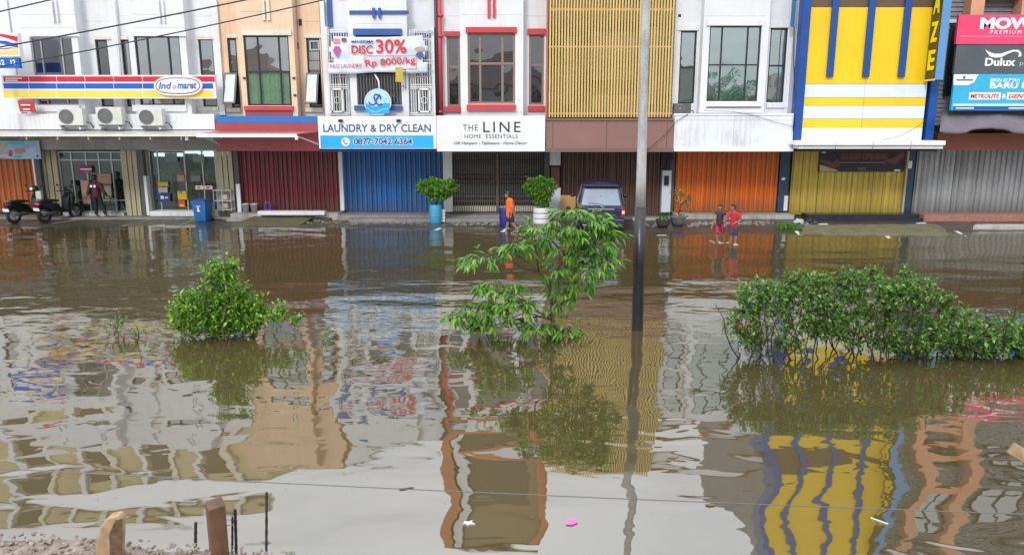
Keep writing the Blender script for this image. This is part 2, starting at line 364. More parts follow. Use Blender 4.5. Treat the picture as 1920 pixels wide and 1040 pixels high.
# ------------------------------------------------------------------ builders for buildings
def wall(parent, m, rect, Y, d=.2, holes=(), name='wall', ztop=None, zbot=None):
    px0, py0, px1, py1 = rect; pm = 130
    X0, X1 = WX(px0, pm, Y), WX(px1, pm, Y); Z0 = WZ(py1, Y) if zbot is None else zbot; Z1 = WZ(py0, Y) if ztop is None else ztop
    H_ = [(WX(a, (b_+d_)/2, Y), WX(c_, (b_+d_)/2, Y), WZ(d_, Y), WZ(b_, Y)) for a, b_, c_, d_ in holes]
    xs_ = sorted({X0, X1, *[h for q in H_ for h in q[:2] if X0 < h < X1]}); zs_ = sorted({Z0, Z1, *[h for q in H_ for h in q[2:] if Z0 < h < Z1]})
    b = MB()
    for i in range(len(xs_)-1):
        j = 0
        while j < len(zs_)-1:
            cx = (xs_[i]+xs_[i+1])/2; cz = (zs_[j]+zs_[j+1])/2
            if any(q[0] < cx < q[1] and q[2] < cz < q[3] for q in H_): j += 1; continue
            b.box(xs_[i], xs_[i+1], Y, Y+d, zs_[j], zs_[j+1]); j += 1
    return b.build(name, m, parent)
def window(parent, rect, Y, cols=(), rows=(), fm=None, t=2.2, glass=None, lower=None, recess=.10, back=None, world=None, tw=None, name='window', only=None):
    """frame is the part, each pane a sub-part; cols/rows are fractions where the bars stand"""
    fm = fm or FRAME; glass = glass or GL
    px0, py0, px1, py1 = rect if rect else (0, 0, 0, 0); pm = (py0+py1)/2
    X0, X1, Z0, Z1 = world or (WX(px0, pm, Y), WX(px1, pm, Y), WZ(py1, Y), WZ(py0, Y))
    th = tw or t/47.0; yf = Y+recess
    cx = [0, *cols, 1]; rz = [0, *rows, 1]; xe = [X0+(X1-X0)*c for c in cx]; ze = [Z0+(Z1-Z0)*r for r in rz]
    b = MB()
    for i, x in enumerate(xe):
        a0 = x if i == 0 else x-th/2; a1 = x if i == len(xe)-1 else x+th/2
        if i == 0: a1 = x+th
        if i == len(xe)-1: a0 = x-th
        b.box(a0, a1, yf-.05, yf+.02, Z0, Z1)
    for j, z in enumerate(ze):
        a0 = z if j == 0 else z-th/2; a1 = z if j == len(ze)-1 else z+th/2
        if j == 0: a1 = z+th
        if j == len(ze)-1: a0 = z-th
        b.box(X0, X1, yf-.045, yf+.015, a0, a1)
    w = b.build(name, fm, parent); off = wloc(w)
    for i in range(len(xe)-1):
        for j in range(len(ze)-1):
            q = MB(); q.box(xe[i]+th*.4, xe[i+1]-th*.4, yf-.004, yf+.004, ze[j]+th*.4, ze[j+1]-th*.4)
            g_ = lower if (lower and j < len(ze)-2) or (lower and len(ze) == 3 and j == 0) else glass
            q.build('pane', g_, w)
    if back:
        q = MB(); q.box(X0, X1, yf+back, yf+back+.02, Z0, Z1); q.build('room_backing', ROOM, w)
    return w
def shutter(parent, px0, px1, py0, py1, Y, m, pitch=10.5, lock=.5, deep=.058, railm=None, name='shutter'):
    pm = 350; X0, X1 = WX(px0, pm, Y), WX(px1, pm, Y); Z0, Z1 = WZ(py1, Y), WZ(py0, Y)
    n = max(3, round((px1-px0)/pitch)); w = (X1-X0)/n
    b = MB(); b.box(X0-.03, X1+.03, Y-.03, Y+.09, Z0-.05, Z0); b.box(X0-.03, X1+.03, Y-.03, Y+.09, Z1, Z1+.06)
    xl = X0+(X1-X0)*lock; b.box(xl-.05, xl+.05, Y-.085, Y+.02, Z0, Z1); b.box(xl-.035, xl+.035, Y-.11, Y-.085, Z0+.95, Z0+1.2)
    o = b.build(name, railm or m, parent); off = wloc(o)
    prof = [(-.5, 0), (-.38, 0), (-.2, -deep), (.14, -deep*1.1), (.32, -.004), (.5, 0)]
    vs = []; fs = []
    for z in (Z0, Z1):
        for (a, d) in prof: vs.append((a*w, d, z-Z0))
        for (a, d) in reversed(prof): vs.append((a*w, d+.012, z-Z0))
    k = 2*len(prof)
    for i in range(k): fs.append((i, (i+1) % k, (i+1) % k+k, i+k))
    me = bpy.data.meshes.new('panel'); me.from_pydata(vs, [], fs); me.materials.append(m); me.update()
    for i in range(n):
        jit = random.uniform(-.016, .012)
        link('panel', me, o, (X0+w*(i+.5)-off.x, Y+jit-off.y, Z0-off.z), (0, 0, random.uniform(-.13, .13)))
    return o
def slab(parent, name, m, px0, px1, py0, py1, Y0, Y1):
    """soffit / ledge: front face fills the picture rows py0..py1 at Y0, runs back to Y1"""
    b = MB(); pm = (py0+py1)/2; b.box(WX(px0, pm, Y0), WX(px1, pm, Y0), Y0, Y1, WZ(py1, Y0), WZ(py0, Y0)); return b.build(name, m, parent)
def house(label, px0, px1, cat='building', name='shophouse'):
    return empty(name, ((WX(px0, 300, 30)+WX(px1, 300, 30))/2, 31, 0), label, cat, 'row of shophouses behind the flooded car park')
def body(h, m, px0, px1, ztop, Y=30.15, zbot=2.95):
    """everything of the house that lies behind the front: storeys above the shop and the roof slab"""
    X0, X1 = WX(px0, 130, YWALL)+.006, WX(px1, 130, YWALL)-.006
    b = MB(); b.box(X0, X1, Y, 40, zbot+.15, ztop-.05); b.build('upper_storeys', m, h)
def groundfloor(h, px0, px1, zfl, m=None, ledge=True, lm=None, yl=29.75, shop=False):
    """back room wall behind the shutter, floor plinth and ceiling slab"""
    X0, X1 = WX(px0, 350, YSHUT), WX(px1, 350, YSHUT)
    if not shop:
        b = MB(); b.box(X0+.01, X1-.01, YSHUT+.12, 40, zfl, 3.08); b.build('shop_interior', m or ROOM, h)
    b = MB(); b.box(X0, X1, yl, 40, -.3, zfl-.003); b.build('plinth', lm or CONC, h)
# ==================================================================== 1 far-left mini-market
h1 = house('wide white shophouse with a glazed shop and cream folding gates at street level', -330, 412)
YB = YBAY
wins = [(184, 75, 207, 200), (232, 75, 247, 200), (376, 73, 403, 200)]
bays = [(33, 152, (63, 70, 141, 197), (.23, .72)), (247, 353, (257, 68, 341, 197), (.27, .74))]
wall(h1, WHITE, (-330, 0, 412, 216), YWALL, .2, wins+[(-60, 75, -38, 200), (-180, 75, -90, 200)], ztop=9.3)
for (a, c, wr, cols) in bays:
    o = wall(h1, WHITE, (a, 0, c, 216), YB, .12, [wr], name='bay', ztop=9.25)
    b = MB(); X0, X1 = WX(a, 130, YB), WX(c, 130, YB); Z0 = WZ(216, YB)
    b.box(X0, X0+.12, YB+.12, YWALL, Z0, 9.25); b.box(X1-.12, X1, YB+.12, YWALL, Z0, 9.25); b.box(X0, X1, YB+.12, YWALL+.2, 9.1, 9.25); b.build('bay_side', WHITE, h1)
    window(h1, wr, YB, cols, (.35,), glass=GL if a > 200 else GLD, fm=FRAME if a > 200 else ALU)
    P('sill', WHITE, h1, (wr[0]-9, 197, wr[2]+8, 209, YB-.08, .1)); P('lintel', WHITE, h1, (wr[0]-8, 60, wr[2]+8, 68, YB-.07, .09))
for wr in wins+[(-60, 75, -38, 200), (-180, 75, -90, 200)]:
    window(h1, wr, YWALL, (), (.35,), glass=GL if wr[0] != 184 else GLD)
    P('lintel', CREAMTRIM, h1, (wr[0]-8, 68, wr[2]+4, 74, YWALL-.05, .07)); P('sill', CREAMTRIM, h1, (wr[0]-6, 201, wr[2]+6, 208, YWALL-.06, .08))
P('pilaster', WHITE, h1, (152, 0, 160, 214, YWALL-.06, .08), (213, 0, 221, 214, YWALL-.1, .12), (404, 0, 414, 216, YWALL-.12, .14), (17, 0, 26, 216, YWALL-.1, .12))
b = MB(); b.tube([(WX(226, 130, 29.75), 29.75, WZ(216, 29.75)), (WX(226, 130, 29.75), 29.75, 9.2)], .045); b.build('downpipe', WHITE2, h1, smooth=True)
for q in (96, 296):
    P('bracket', WHITE2, h1, (q, 0, q+3, 42, YB-.09, .09), (q+8, 0, q+11, 42, YB-.09, .09))
# set-back storeys that only the water shows
body(h1, mat('cream_upper_storey', (.55, .45, .26), .6, .1, .5, dirt=.3), -330, 412, 13.2, Y=31.4)
b = MB(); X0, X1 = WX(-330, 130, YWALL), WX(412, 130, YWALL); b.box(X0, X1, YWALL+.2, 31.4, 9.15, 9.3); b.box(X0-.1, X1+.02, 31.2, 40, 13.15, 13.35); b.build('roof_slab', WHITE2, h1)
for q in (-230, -80, 60, 200, 330):
    xa = WX(q, 130, 31.3); wv = .9+.35*((q*7) % 5)/2; MB().box(xa, xa+wv, 31.34, 31.42, 9.9+.3*((q*3) % 4)/3, 12.2+.5*((q*11) % 3)/2).build('recess', flat('recess_shade_brown', (.10, .07, .035)), h1); MB().box(xa+wv+.15, xa+wv+.4, 31.2, 31.42, 9.3, 13.15).build('column', CREAMTRIM, h1)  # dark brown panels paint the shade of gaps between the columns
    b = MB(); b.box(xa-.4, xa-.15, 31.2, 31.4, 9.3, 13.15); b.build('column', WHITE, h1)
b = MB(); X0, X1 = WX(-330, 130, 30), WX(412, 130, 30); b.box(X0, X1, 30.15, 40, 3.3, 9.1); b.build('upper_storeys', WHITE2, h1)
# parapet with slanting face, roof sheet, gutter and beam above the shop
P('parapet', WHITE2, h1, (-330, 214, 402, 243, 29.15, .9))
b = MB(); xa, xb = WX(-330, 240, 28.6), WX(404, 250, 28.6)
za, zb = WZ(243, 29.2)-.03, WZ(252, 28.0); b.add([(xa, 29.2, za), (xb, 29.2, za), (xb, 28.0, zb), (xa, 28.0, zb), (xa, 29.2, za-.03), (xb, 29.2, za-.03), (xb, 28.0, zb-.03), (xa, 28.0, zb-.03)],
      [(0, 3, 2, 1), (4, 5, 6, 7), (2, 3, 7, 6), (0, 1, 5, 4), (1, 2, 6, 5), (3, 0, 4, 7)])
b.build('canopy_sheet', mat('fibre_sheet', (.45, .46, .47), .4, .2, 2, dirt=.5, dirtc=(.2, .19, .17)), h1)
P('gutter', CREAMTRIM, h1, (-330, 252, 404, 256, 27.98, .1))
for q in range(-300, 404, 58): P('canopy_bracket', CREAM, h1, (q, 256, q+3, 262, 28.05, 1.2))
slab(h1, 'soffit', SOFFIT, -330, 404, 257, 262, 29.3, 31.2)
P('beam', GREYW, h1, (-330, 262, 445, 281, 30.5, .5))
groundfloor(h1, -330, 442, WZ(404, YSHUT), shop=True, yl=30.3)
# shop room
SX0, SX1 = WX(78, 350, 31.2), WX(440, 350, 31.2); ZF = WZ(404, YSHUT)
b = MB(); b.box(SX0, SX1, 38, 38.1, ZF, 3.2); b.box(SX0, SX0+.1, 31.3, 38, ZF, 3.2); b.box(SX1-.1, SX1, 31.3, 38, ZF, 3.2); b.build('shop_wall', mat('shop_wall_paint', (.5, .52, .5), .6), h1)
b = MB(); b.box(SX0, SX1, 31.1, 38, 3.1, 3.2); b.build('shop_ceiling', flat('shop_ceiling_white', (.65, .67, .66)), h1)
b = MB(); b.box(SX0, SX1, 31.05, 38, ZF-.002, ZF+.01); b.build('shop_floor', flat('shop_floor_tile', (.4, .4, .38), .2), h1)
TUBE = flat('lit_tube', (.9, .95, .9), emit=(.82, 1, .95, 2.2))
b = MB()
for k in range(7):
    for yy in (32.0, 35.0):
        if k in (2, 5) and yy < 33: continue
        MB().box(WX(290, 290, 31.2)+k*.62-.4, WX(290, 290, 31.2)+k*.62+.14, yy, yy+.2, 2.50, 2.64).build('ceiling_light', TUBE, h1)
STEEL = mat('orange_steel', (.52, .13, .02), .45, .1, 2, rand=.2, dirt=.42, low=.5)
shutter(h1, -160, 66, 298, 393, YSHUT, STEEL, 11)
P('pillar', DGREY, h1, (67, 262, 77, 404, YSHUT-.25, .4), (-170, 262, -160, 404, YSHUT-.25, .4), (262, 281, 272, 404, YSHUT-.3, .4), (441, 281, 449, 404, YSHUT-.2, .4))
P('pillar', WHITE2, h1, (272, 330, 277, 404, YSHUT-.32, .3), (444, 345, 451, 400, YSHUT-.28, .1))
for (a, c) in ((78, 113), (232, 262), (272, 281), (409, 440)):
    n = max(1, round((c-a)/11)); o = P('folded_gate', CREAM, h1, (a, 281, a+2, 404, YSHUT-.06, .12))
    for k in range(n): P('panel', CREAM, o, (a+2+k*(c-a-2)/n, 282, a+2+(k+.8)*(c-a-2)/n, 404, YSHUT-.05+.03*(k % 2), .1))
P('kickplate', WHITE2, h1, (113, 398, 232, 405, YSHUT-.05, .2)); P('kickplate', WHITE2, h1, (281, 396, 409, 405, YSHUT-.3, .5))
window(h1, (113, 284, 232, 398), YSHUT, (.20, .43, .63, .83), (.20, .86), ALU, 2.4, GLS, name='shop_window')
window(h1, (281, 281, 409, 396), YSHUT, (.13, .52, .78, .97), (), ALU, 2.4, GLS, name='shop_window')
PJ('groove', flat('groove_grey', (.42, .42, .42)), h1, (33, 27, 152, 27.7, YB-.002, .01), (40, 52, 146, 52.6, YB-.002, .01), (247, 27, 353, 27.7, YB-.002, .01), (252, 52, 350, 52.6, YB-.002, .01), (160, 40, 213, 40.6, YWALL-.002, .01), (226, 30, 247, 30.6, YWALL-.002, .01), (353, 30, 404, 30.6, YWALL-.002, .01), (153, 212, 405, 212.7, YWALL-.13, .01))
# ==================================================================== 2 peach
h2 = house('peach shophouse with red sill, open casement and crimson awning', 412, 612)
wl2 = [(430, 72, 447, 202), (577, 72, 602, 202)]
wall(h2, PEACH, (414, 0, 604, 220), YWALL, .2, wl2, ztop=WR(866, YWALL))
wall(h2, PEACHF, (450, 0, 554, 220), YB, .12, [(460, 67, 544, 198)], name='bay', ztop=WR(850, YB))
b = MB(); X0, X1 = WX(450, 130, YB), WX(554, 130, YB); b.box(X0, X0+.12, YB+.12, YWALL, WZ(220, YB), 9.7); b.box(X1-.12, X1, YB+.12, YWALL, WZ(220, YB), 9.7); b.box(X0, X1, YB+.12, YWALL, 9.6, 9.72); b.build('bay_side', PEACH, h2)
CURT = leafmat('green_curtain', (.42, .66, .46), (.50, .74, .52), tr=.25, rough=.8)
window(h2, (460, 67, 544, 198), YB, (.30, .77), (.49,), FRAME, 2.4, GL, lower=GLC, back=.35)
vs = []; fs = []; n = 60
for i in range(n+1):
    x = WX(461+82*i/n, 165, YB+.2); d = .02*math.sin(i*1.1)+.012*math.sin(i*.37)
    vs += [(x, YB+.16+d, WZ(197, YB+.2)), (x, YB+.16+d*1.3, WZ(134+1.5*math.sin(i*.13), YB+.2))]
for i in range(n): fs.append((2*i, 2*i+2, 2*i+3, 2*i+1))
b = MB(); b.add(vs, fs); b.build('curtain', CURT, h2, smooth=True)
P('lintel', CREAMTRIM, h2, (452, 57, 546, 66, YB-.07, .09)); P('lintel', CREAMTRIM, h2, (424, 64, 449, 71, YWALL-.05, .07), (570, 64, 604, 71, YWALL-.05, .07))
P('sill', RED, h2, (457, 199, 549, 207, YB-.12, .14)); P('apron', CRIM, h2, (460, 207, 548, 222, YB-.05, .07))
P('sill', CREAMTRIM, h2, (424, 203, 450, 210, YWALL-.08, .1), (572, 203, 604, 210, YWALL-.08, .1))
window(h2, (430, 72, 447, 202), YWALL, (), (.52,), glass=GL, t=3)
window(h2, (577, 72, 602, 202), YWALL, (), (.49, .62, .80), glass=GLD, t=2.5)
P('blind', GREYW, h2, (580, 97, 599, 113, YWALL+.05, .03), (580, 115, 599, 131, YWALL+.05, .03))
P('vent_frame', ALU, h2, (580, 76, 599, 79, YWALL, .04), (580, 92, 599, 95, YWALL, .04), (580, 79, 583, 92, YWALL, .04), (596, 79, 599, 92, YWALL, .04))
for (px, sg) in ((436, -1), (588, -1)):
    b = MB(); xw = WX(px, 165, YWALL); z0 = WZ(197, YWALL); z1 = WZ(135, YWALL)
    cx = xw; b.obox((cx, YWALL-.28, (z0+z1)/2), .48, .04, z1-z0, (R(-22), R(0), 0)); w = b.build('open_casement', FRAME, h2)
    b = MB(); b.obox((cx, YWALL-.305, (z0+z1)/2-.004), .36, .02, z1-z0-.14, (R(-22), R(0), 0)); b.build('pane', mat('casement_glass', (.42, .50, .56), .35, .15, 2), w)
P('pilaster', WHITE2, h2, (604, 0, 612, 222, YWALL-.2, .3))
P('grey_reveal', mat('tan_reveal', (.42, .32, .24), .7), h2, (556, 0, 562, 216, YWALL-.02, .02))
for q in (491, 500): P('bracket', CREAMTRIM, h2, (q, 0, q+5, 38, YB-.09, .09))
for (q, z) in ((548, 145), (550, 177), (455, 145)): P('pipe_stub', BLACKM, h2, (q, z, q+5, z+3, YB-.06, .06))
P('vent', BLACKM, h2, (560, 36, 565, 48, YWALL-.05, .06), (556, 80, 559, 92, YWALL-.05, .06))
body(h2, PEACH, 414, 612, WR(866, YWALL))
PJ('groove', flat('groove_tan', (.38, .27, .18)), h2, (452, 22, 552, 22.7, YB-.002, .01), (414, 40, 450, 40.6, YWALL-.002, .01), (556, 40, 604, 40.6, YWALL-.002, .01))
b = MB(); X0, X1 = WX(414, 130, YWALL), WX(604, 130, YWALL); zt = WR(866, YWALL); b.box(X0-.02, X1+.05, YWALL-.12, 40, zt, zt+.16); b.build('roof_slab', CREAMTRIM, h2)
P('fascia', BLUEB, h2, (406, 218, 597, 230, YSIGN, .9)); P('fascia', CRIM, h2, (406, 230, 597, 283, YSIGN+.01, .88))
P('fascia_edge', flat('dark_blue_edge', (.01, .035, .12)), h2, (412, 277, 602, 284, YSIGN+.2, .1))
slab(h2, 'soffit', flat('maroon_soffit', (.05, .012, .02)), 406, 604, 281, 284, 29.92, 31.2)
groundfloor(h2, 442, 640, WZ(396, YSHUT), yl=30.2, lm=CONCW)
MAR = mat('maroon_steel', (.20, .022, .035), .4, .12, 2, rand=.2, dirt=.42, low=.5)
shutter(h2, 451, 636, 283, 395, YSHUT, MAR, 8.5, .47)
P('pillar', WHITE2, h2, (636, 284, 643, 395, YSHUT-.28, .35))
# ==================================================================== 3 laundry
h3 = house('white shophouse with blue trim and white window grilles over a blue shutter', 612, 822)
wl3 = [(622, 74, 650, 212), (776, 74, 806, 212)]
wall(h3, WHITE, (612, 0, 820, 220), YWALL, .2, wl3, ztop=WR(842, YWALL))
wall(h3, WHITE, (655, 0, 765, 220), YB, .12, [(668, 76, 752, 197)], name='bay', ztop=WR(838, YB))
b = MB(); X0, X1 = WX(655, 130, YB), WX(765, 130, YB); b.box(X0, X0+.12, YB+.12, YWALL, WZ(220, YB), 9.4); b.box(X1-.12, X1, YB+.12, YWALL, WZ(220, YB), 9.4); b.box(X0, X1, YB+.12, YWALL, 9.3, 9.42); b.build('bay_side', WHITE, h3)
window(h3, (668, 76, 752, 197), YB, (.25, .75), (.49,), FRAME, 2.2, GLD)
PJ('window_bars', flat('grey_bars', (.16, .2, .19)), h3, *[(671+k*5.6, 142, 672+k*5.6, 195, YB+.03, .02) for k in range(15)])
for wr in wl3: window(h3, wr, YWALL, (.5,), (.5,), fm=flat('white_frame', (.7, .7, .7)), glass=GLD)
P('lintel', BLUE, h3, (662, 54, 753, 66, YB-.1, .12), (619, 60, 652, 70, YWALL-.07, .09), (776, 59, 810, 68, YWALL-.07, .09))
P('sill', BLUE, h3, (664, 198, 754, 207, YB-.12, .14))
P('trim', BLUE, h3, (655, 20, 766, 27, YB-.05, .07), (698, 15, 703, 34, YB-.1, .07), (709, 15, 714, 34, YB-.1, .07), (613, -10, 622, 50, YWALL-.09, .1))
P('dark_strip', BLACKM, h3, (667, 66, 750, 69, YB-.04, .06))  # thin black strip directly under the lintel
GRILLE = mat('white_grille_paint', (.72, .73, .72), .45, .1, 4, dirt=.3)
for (a, c) in ((619, 652), (770, 810)):
    boxes = []
    n = int((c-a)/4.2)
    for k in range(n+1): boxes.append((a+k*(c-a)/n-.6, 56, a+k*(c-a)/n+.6, 215, 29.42, .025))
    for y in (56, 60, 112, 118, 158, 162, 165, 211, 214): boxes.append((a-1, y, c+1, y+1.6, 29.4, .03))
    g = PJ('window_grille', GRILLE, h3, *boxes); b = MB()
    m0 = a+2 if a < 700 else a+14
    P('grille_gate', GRILLE, g, (m0, 166, m0+3, 211, 29.36, .03), (m0+20, 166, m0+23, 211, 29.36, .03), (m0, 166, m0+23, 169, 29.36, .03), (m0, 208, m0+23, 211, 29.36, .03))
    b = MB(); cx, cz = W(m0+11.5, 188, 29.37); b.tube([(cx+.12*math.cos(t), 29.37, cz+.12*math.sin(t)) for t in np.linspace(0, 2*math.pi, 17)], .012, 6); b.build('grille_ring', GRILLE, g)
P('pilaster', WHITE2, h3, (608, 50, 617, 218, 29.45, .5), (811, 50, 815, 218, 29.45, .5))
b = MB(); b.tube([(WX(819, 130, 29.6), 29.6, WZ(216, 29.6)), (WX(819, 130, 29.6), 29.6, 9.6)], .06); b.build('drain_pipe', flat('dark_pipe', (.03, .035, .05)), h3, smooth=True)
body(h3, WHITE2, 612, 820, WR(842, YWALL))
b = MB(); X0, X1 = WX(612, 130, YWALL), WX(820, 130, YWALL); zt = WR(842, YWALL); b.box(X0+.06, X1-.08, YWALL-.12, 40, zt, zt+.16); b.build('roof_slab', WHITE2, h3)
for q in (640, 790): P('trim', TBLUE, h3, (q-9, -12, q+9, -2, YWALL-.05, .06))
P('fascia', flat('navy_fascia', (.015, .05, .2)), h3, (597, 277, 822, 285, YSIGN+.15, .8))
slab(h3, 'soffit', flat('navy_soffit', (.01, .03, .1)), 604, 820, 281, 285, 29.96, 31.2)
groundfloor(h3, 640, 846, WZ(398, YSHUT), yl=30.05)
BSTEEL = mat('blue_steel', (.002, .115, .38), .42, .12, 2, rand=.2, dirt=.42, low=.5)
shutter(h3, 644, 830, 285, 396, YSHUT, BSTEEL, 9.5, .5)
P('pillar', WHITE2, h3, (831, 284, 848, 397, YSHUT-.2, .35))
# ==================================================================== 4 the gift shop
h4 = house('white shophouse with red window trim and black scissor gate', 822, 1027)
wl4 = [(838, 68, 863, 200), (992, 64, 1020, 197)]
wall(h4, WHITE, (822, 0, 1027, 218), YWALL, .2, wl4, ztop=9.0)
wall(h4, WHITE, (864, 0, 981, 217), YB, .12, [(877, 61, 966, 195)], name='bay', ztop=9.0)
b = MB(); X0, X1 = WX(864, 130, YB), WX(981, 130, YB); b.box(X0, X0+.12, YB+.12, YWALL, WZ(217, YB), 9); b.box(X1-.12, X1, YB+.12, YWALL, WZ(217, YB), 9); b.box(X0, X1, YB+.12, YWALL, 8.9, 9.02); b.build('bay_side', WHITE2, h4)
window(h4, (877, 61, 966, 195), YB, (.26, .73), (.57,), BRFRAME, 4, GLD)
window(h4, wl4[0], YWALL, (), (.57,), BRFRAME, 4, GLD); window(h4, wl4[1], YWALL, (), (.57,), BRFRAME, 4, GLD)
P('lintel', RED, h4, (873, 51, 969, 61, YB-.1, .12), (833, 59, 862, 67, YWALL-.08, .1), (989, 54, 1023, 65, YWALL-.08, .1))
P('sill', RED, h4, (875, 196, 967, 207, YB-.12, .14), (834, 200, 864, 210, YWALL-.1, .12), (990, 198, 1021, 208, YWALL-.1, .12))
P('trim', RED, h4, (914, -10, 919, 33, YB-.09, .1), (924, -10, 929, 33, YB-.09, .1))
b = MB(); b.tube([(WX(825, 130, 29.7), 29.7, WZ(216, 29.7)), (WX(825, 130, 29.7), 29.7, 9.0)], .10, 10)
for zz in (30, 68, 210): b.lathe([(.125, -.05), (.125, .05)], (WX(825, zz, 29.7), 29.7, WZ(zz, 29.7)), 10)
b.build('downpipe', RED, h4, smooth=True)
TER = mat('terracotta_paint', (.50, .17, .07), .6, .12, .8, dirt=.2); BRW = mat('tan_upper_wall', (.28, .2, .1), .6, .15, .8, dirt=.3)
X0, X1 = WX(822, 130, YWALL), WX(1027, 130, YWALL)
b = MB(); b.box(X0+.01, X1-.01, 30.15, 40, 3.1, 14.5); b.build('upper_storeys', BRW, h4)
b = MB(); b.box(X0, X1, 29.7, 30.14, 9.02, 9.6); b.box(X0+.02, X0+.42, 29.75, 30.13, 9.6, 14.5); b.box(X1-.42, X1-.02, 29.75, 30.13, 9.6, 14.5); b.build('cornice', TER, h4)
b = MB(); b.box(X0+.9, X1-.9, 30.1, 30.16, 10.0, 12.3); b.build('recess', flat('recess_shade_brown', (.10, .07, .035)), h4); b = MB(); b.box(X0+.5, X0+.8, 29.9, 30.14, 9.6, 14.4); b.build('column', WHITE2, h4)  # flat dark brown panel, its colour standing in for a shaded recess
b = MB(); b.box(X0-.1, X1+.1, 29.6, 40, 14.5, 14.7); b.build('roof_slab', WHITE2, h4)
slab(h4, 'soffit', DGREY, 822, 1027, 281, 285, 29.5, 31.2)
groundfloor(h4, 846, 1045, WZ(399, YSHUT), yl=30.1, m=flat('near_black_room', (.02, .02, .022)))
IRON = mat('rusty_iron', (.10, .065, .05), .55, .3, 6)
b = MB(); Yg = YSHUT-.02; xa, xb = WX(849, 350, Yg), WX(1020, 350, Yg); z0, z1 = WZ(397, Yg), WZ(287, Yg)
b.box(xa-.04, xb+.04, Yg-.02, Yg+.03, z0-.03, z0+.02); b.box(xa-.04, xb+.04, Yg-.02, Yg+.03, z1-.03, z1+.02)
b.box((xa+xb)/2-.08, (xa+xb)/2+.02, Yg-.06, Yg+.03, z0, z1); b.box(xb, xb+.1, Yg-.05, Yg+.03, z0, z1)
gate = b.build('scissor_gate', IRON, h4); off = wloc(gate)
n = 40; w = (xb-xa)/n; me = MB().box(-.014, .014, -.012, .012, 0, z1-z0).mesh('gate_bar'); me.materials.append(mat('grey_iron', (.13, .125, .12), .5, .2, 6))
for i in range(n+1): link('gate_bar', me, gate, (xa+i*w-off.x, Yg-off.y, z0-off.z))
b = MB()
for i in range(n):
    x = xa+i*w
    for (za, zb) in ((.35, .55), (.55, .75), (1.15, 1.35), (1.35, 1.55), (2.0, 2.15)):
        b.tube([(x, Yg-.02, z0+za), (x+w, Yg-.02, z0+zb)], .007, 4); b.tube([(x, Yg-.026, z0+zb), (x+w, Yg-.026, z0+za)], .007, 4)
tag(b.build('lattice', IRON, gate), kind='stuff')
b = MB(); b.box(xa, xb, Yg+.05, Yg+.06, z0, z0+.24); b.build('kickplate', CREAMTRIM, h4)
P('pillar', DGREY, h4, (1021, 285, 1030, 398, YSHUT-.2, .3)); P('pillar', WHITE2, h4, (1031, 285, 1051, 310, YSHUT-.28, .3))
P('meter_board', mat('brown_board', (.16, .07, .04), .6), h4, (1033, 313, 1049, 352, YSHUT-.26, .2)); P('pillar', mat('pale_blue_white', (.6, .66, .7), .6, .08), h4, (1030, 352, 1051, 398, YSHUT-.28, .3))
PJ('groove', flat('groove_grey', (.42, .42, .42)), h4, (865, 28, 980, 28.7, YB-.002, .01), (865, 210, 980, 210.7, YB-.002, .01), (830, 30, 864, 30.6, YWALL-.002, .01), (981, 30, 1026, 30.6, YWALL-.002, .01), (668, 44, 755, 44.6, YB-.004, .01), (1316, 30, 1436, 30.6, YB-.002, .01))
# ==================================================================== 5 gold slats
h5 = house('brown shophouse screened by a tall gold slatted facade', 1027, 1262)
X0, X1 = WX(1027, 130, YWALL), WX(1262, 130, YWALL); zt = WR(880, 29.3)
b = MB(); b.box(X0+.01, X1-.01, 30.15, 40, 3.1, zt-.25); b.build('upper_storeys', mat('olive_back_wall', (.13, .10, .045), .7, .3, 1.5), h5)
DUN = mat('dun_wall', (.36, .30, .19), .7, .2, 1.5, dirt=.4)
P('inner_panel', DUN, h5, (1056, 68, 1076, 196, 29.98, .1), (1110, 60, 1190, 150, 30.0, .1), (1165, 62, 1190, 144, 29.96, .03), (1215, 50, 1232, 196, 29.98, .1), (1110, 178, 1190, 216, 30.0, .1))
b = MB()
for py in (88, 213): b.pbox(1029, py-2, 1260, py+1.5, 29.36, .06)
b.box(WX(1029, 130, 29.36), WX(1260, 130, 29.36), 29.36, 29.42, zt-.3, zt-.22); b.box(WX(1029, 130, 29.36), WX(1260, 130, 29.36), 29.36, 29.42, 8.0, 8.08)
scr = b.build('slat_screen', GOLD, h5); off = wloc(scr)
z0 = WZ(220, 29.3); xa, xb = WX(1031, 118, 29.3), WX(1259, 118, 29.3); n = 41; w = (xb-xa)/n
me = MB().box(-.031, .031, 0, .05, 0, zt-z0).mesh('slat'); me.materials.append(GOLD)
for i in range(n+1): link('slat', me, scr, (xa+i*w-off.x, 29.3-off.y+random.uniform(-.006, .006), z0-off.z), (0, 0, random.uniform(-.04, .04)))
P('edge_trim', flat('orange_edge', (.45, .12, .05)), h5, (1026, -200, 1028.5, 222, 29.32, .5))
P('fascia', BROWNP, h5, (1024, 224, 1263, 278, YSIGN, .9)); P('fascia_edge', flat('brown_edge', (.17, .1, .085)), h5, (1023, 222, 1263, 226, YSIGN-.05, .95), (1023, 278, 1263, 285, YSIGN-.05, .95))
P('fascia_joint', flat('joint_dark', (.1, .05, .045)), h5, (1137, 226, 1138, 278, YSIGN-.004, .01), (1036, 229, 1037, 276, YSIGN-.004, .01), (1250, 229, 1251, 276, YSIGN-.004, .01))
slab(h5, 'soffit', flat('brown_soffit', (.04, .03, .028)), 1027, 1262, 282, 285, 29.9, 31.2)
groundfloor(h5, 1045, 1262, WZ(404, YSHUT), yl=30.15)
BRS = mat('brown_steel', (.115, .055, .042), .42, .15, 2, rand=.2, dirt=.42, low=.5)
shutter(h5, 1053, 1238, 285, 401, YSHUT, BRS, 8.5, .5)
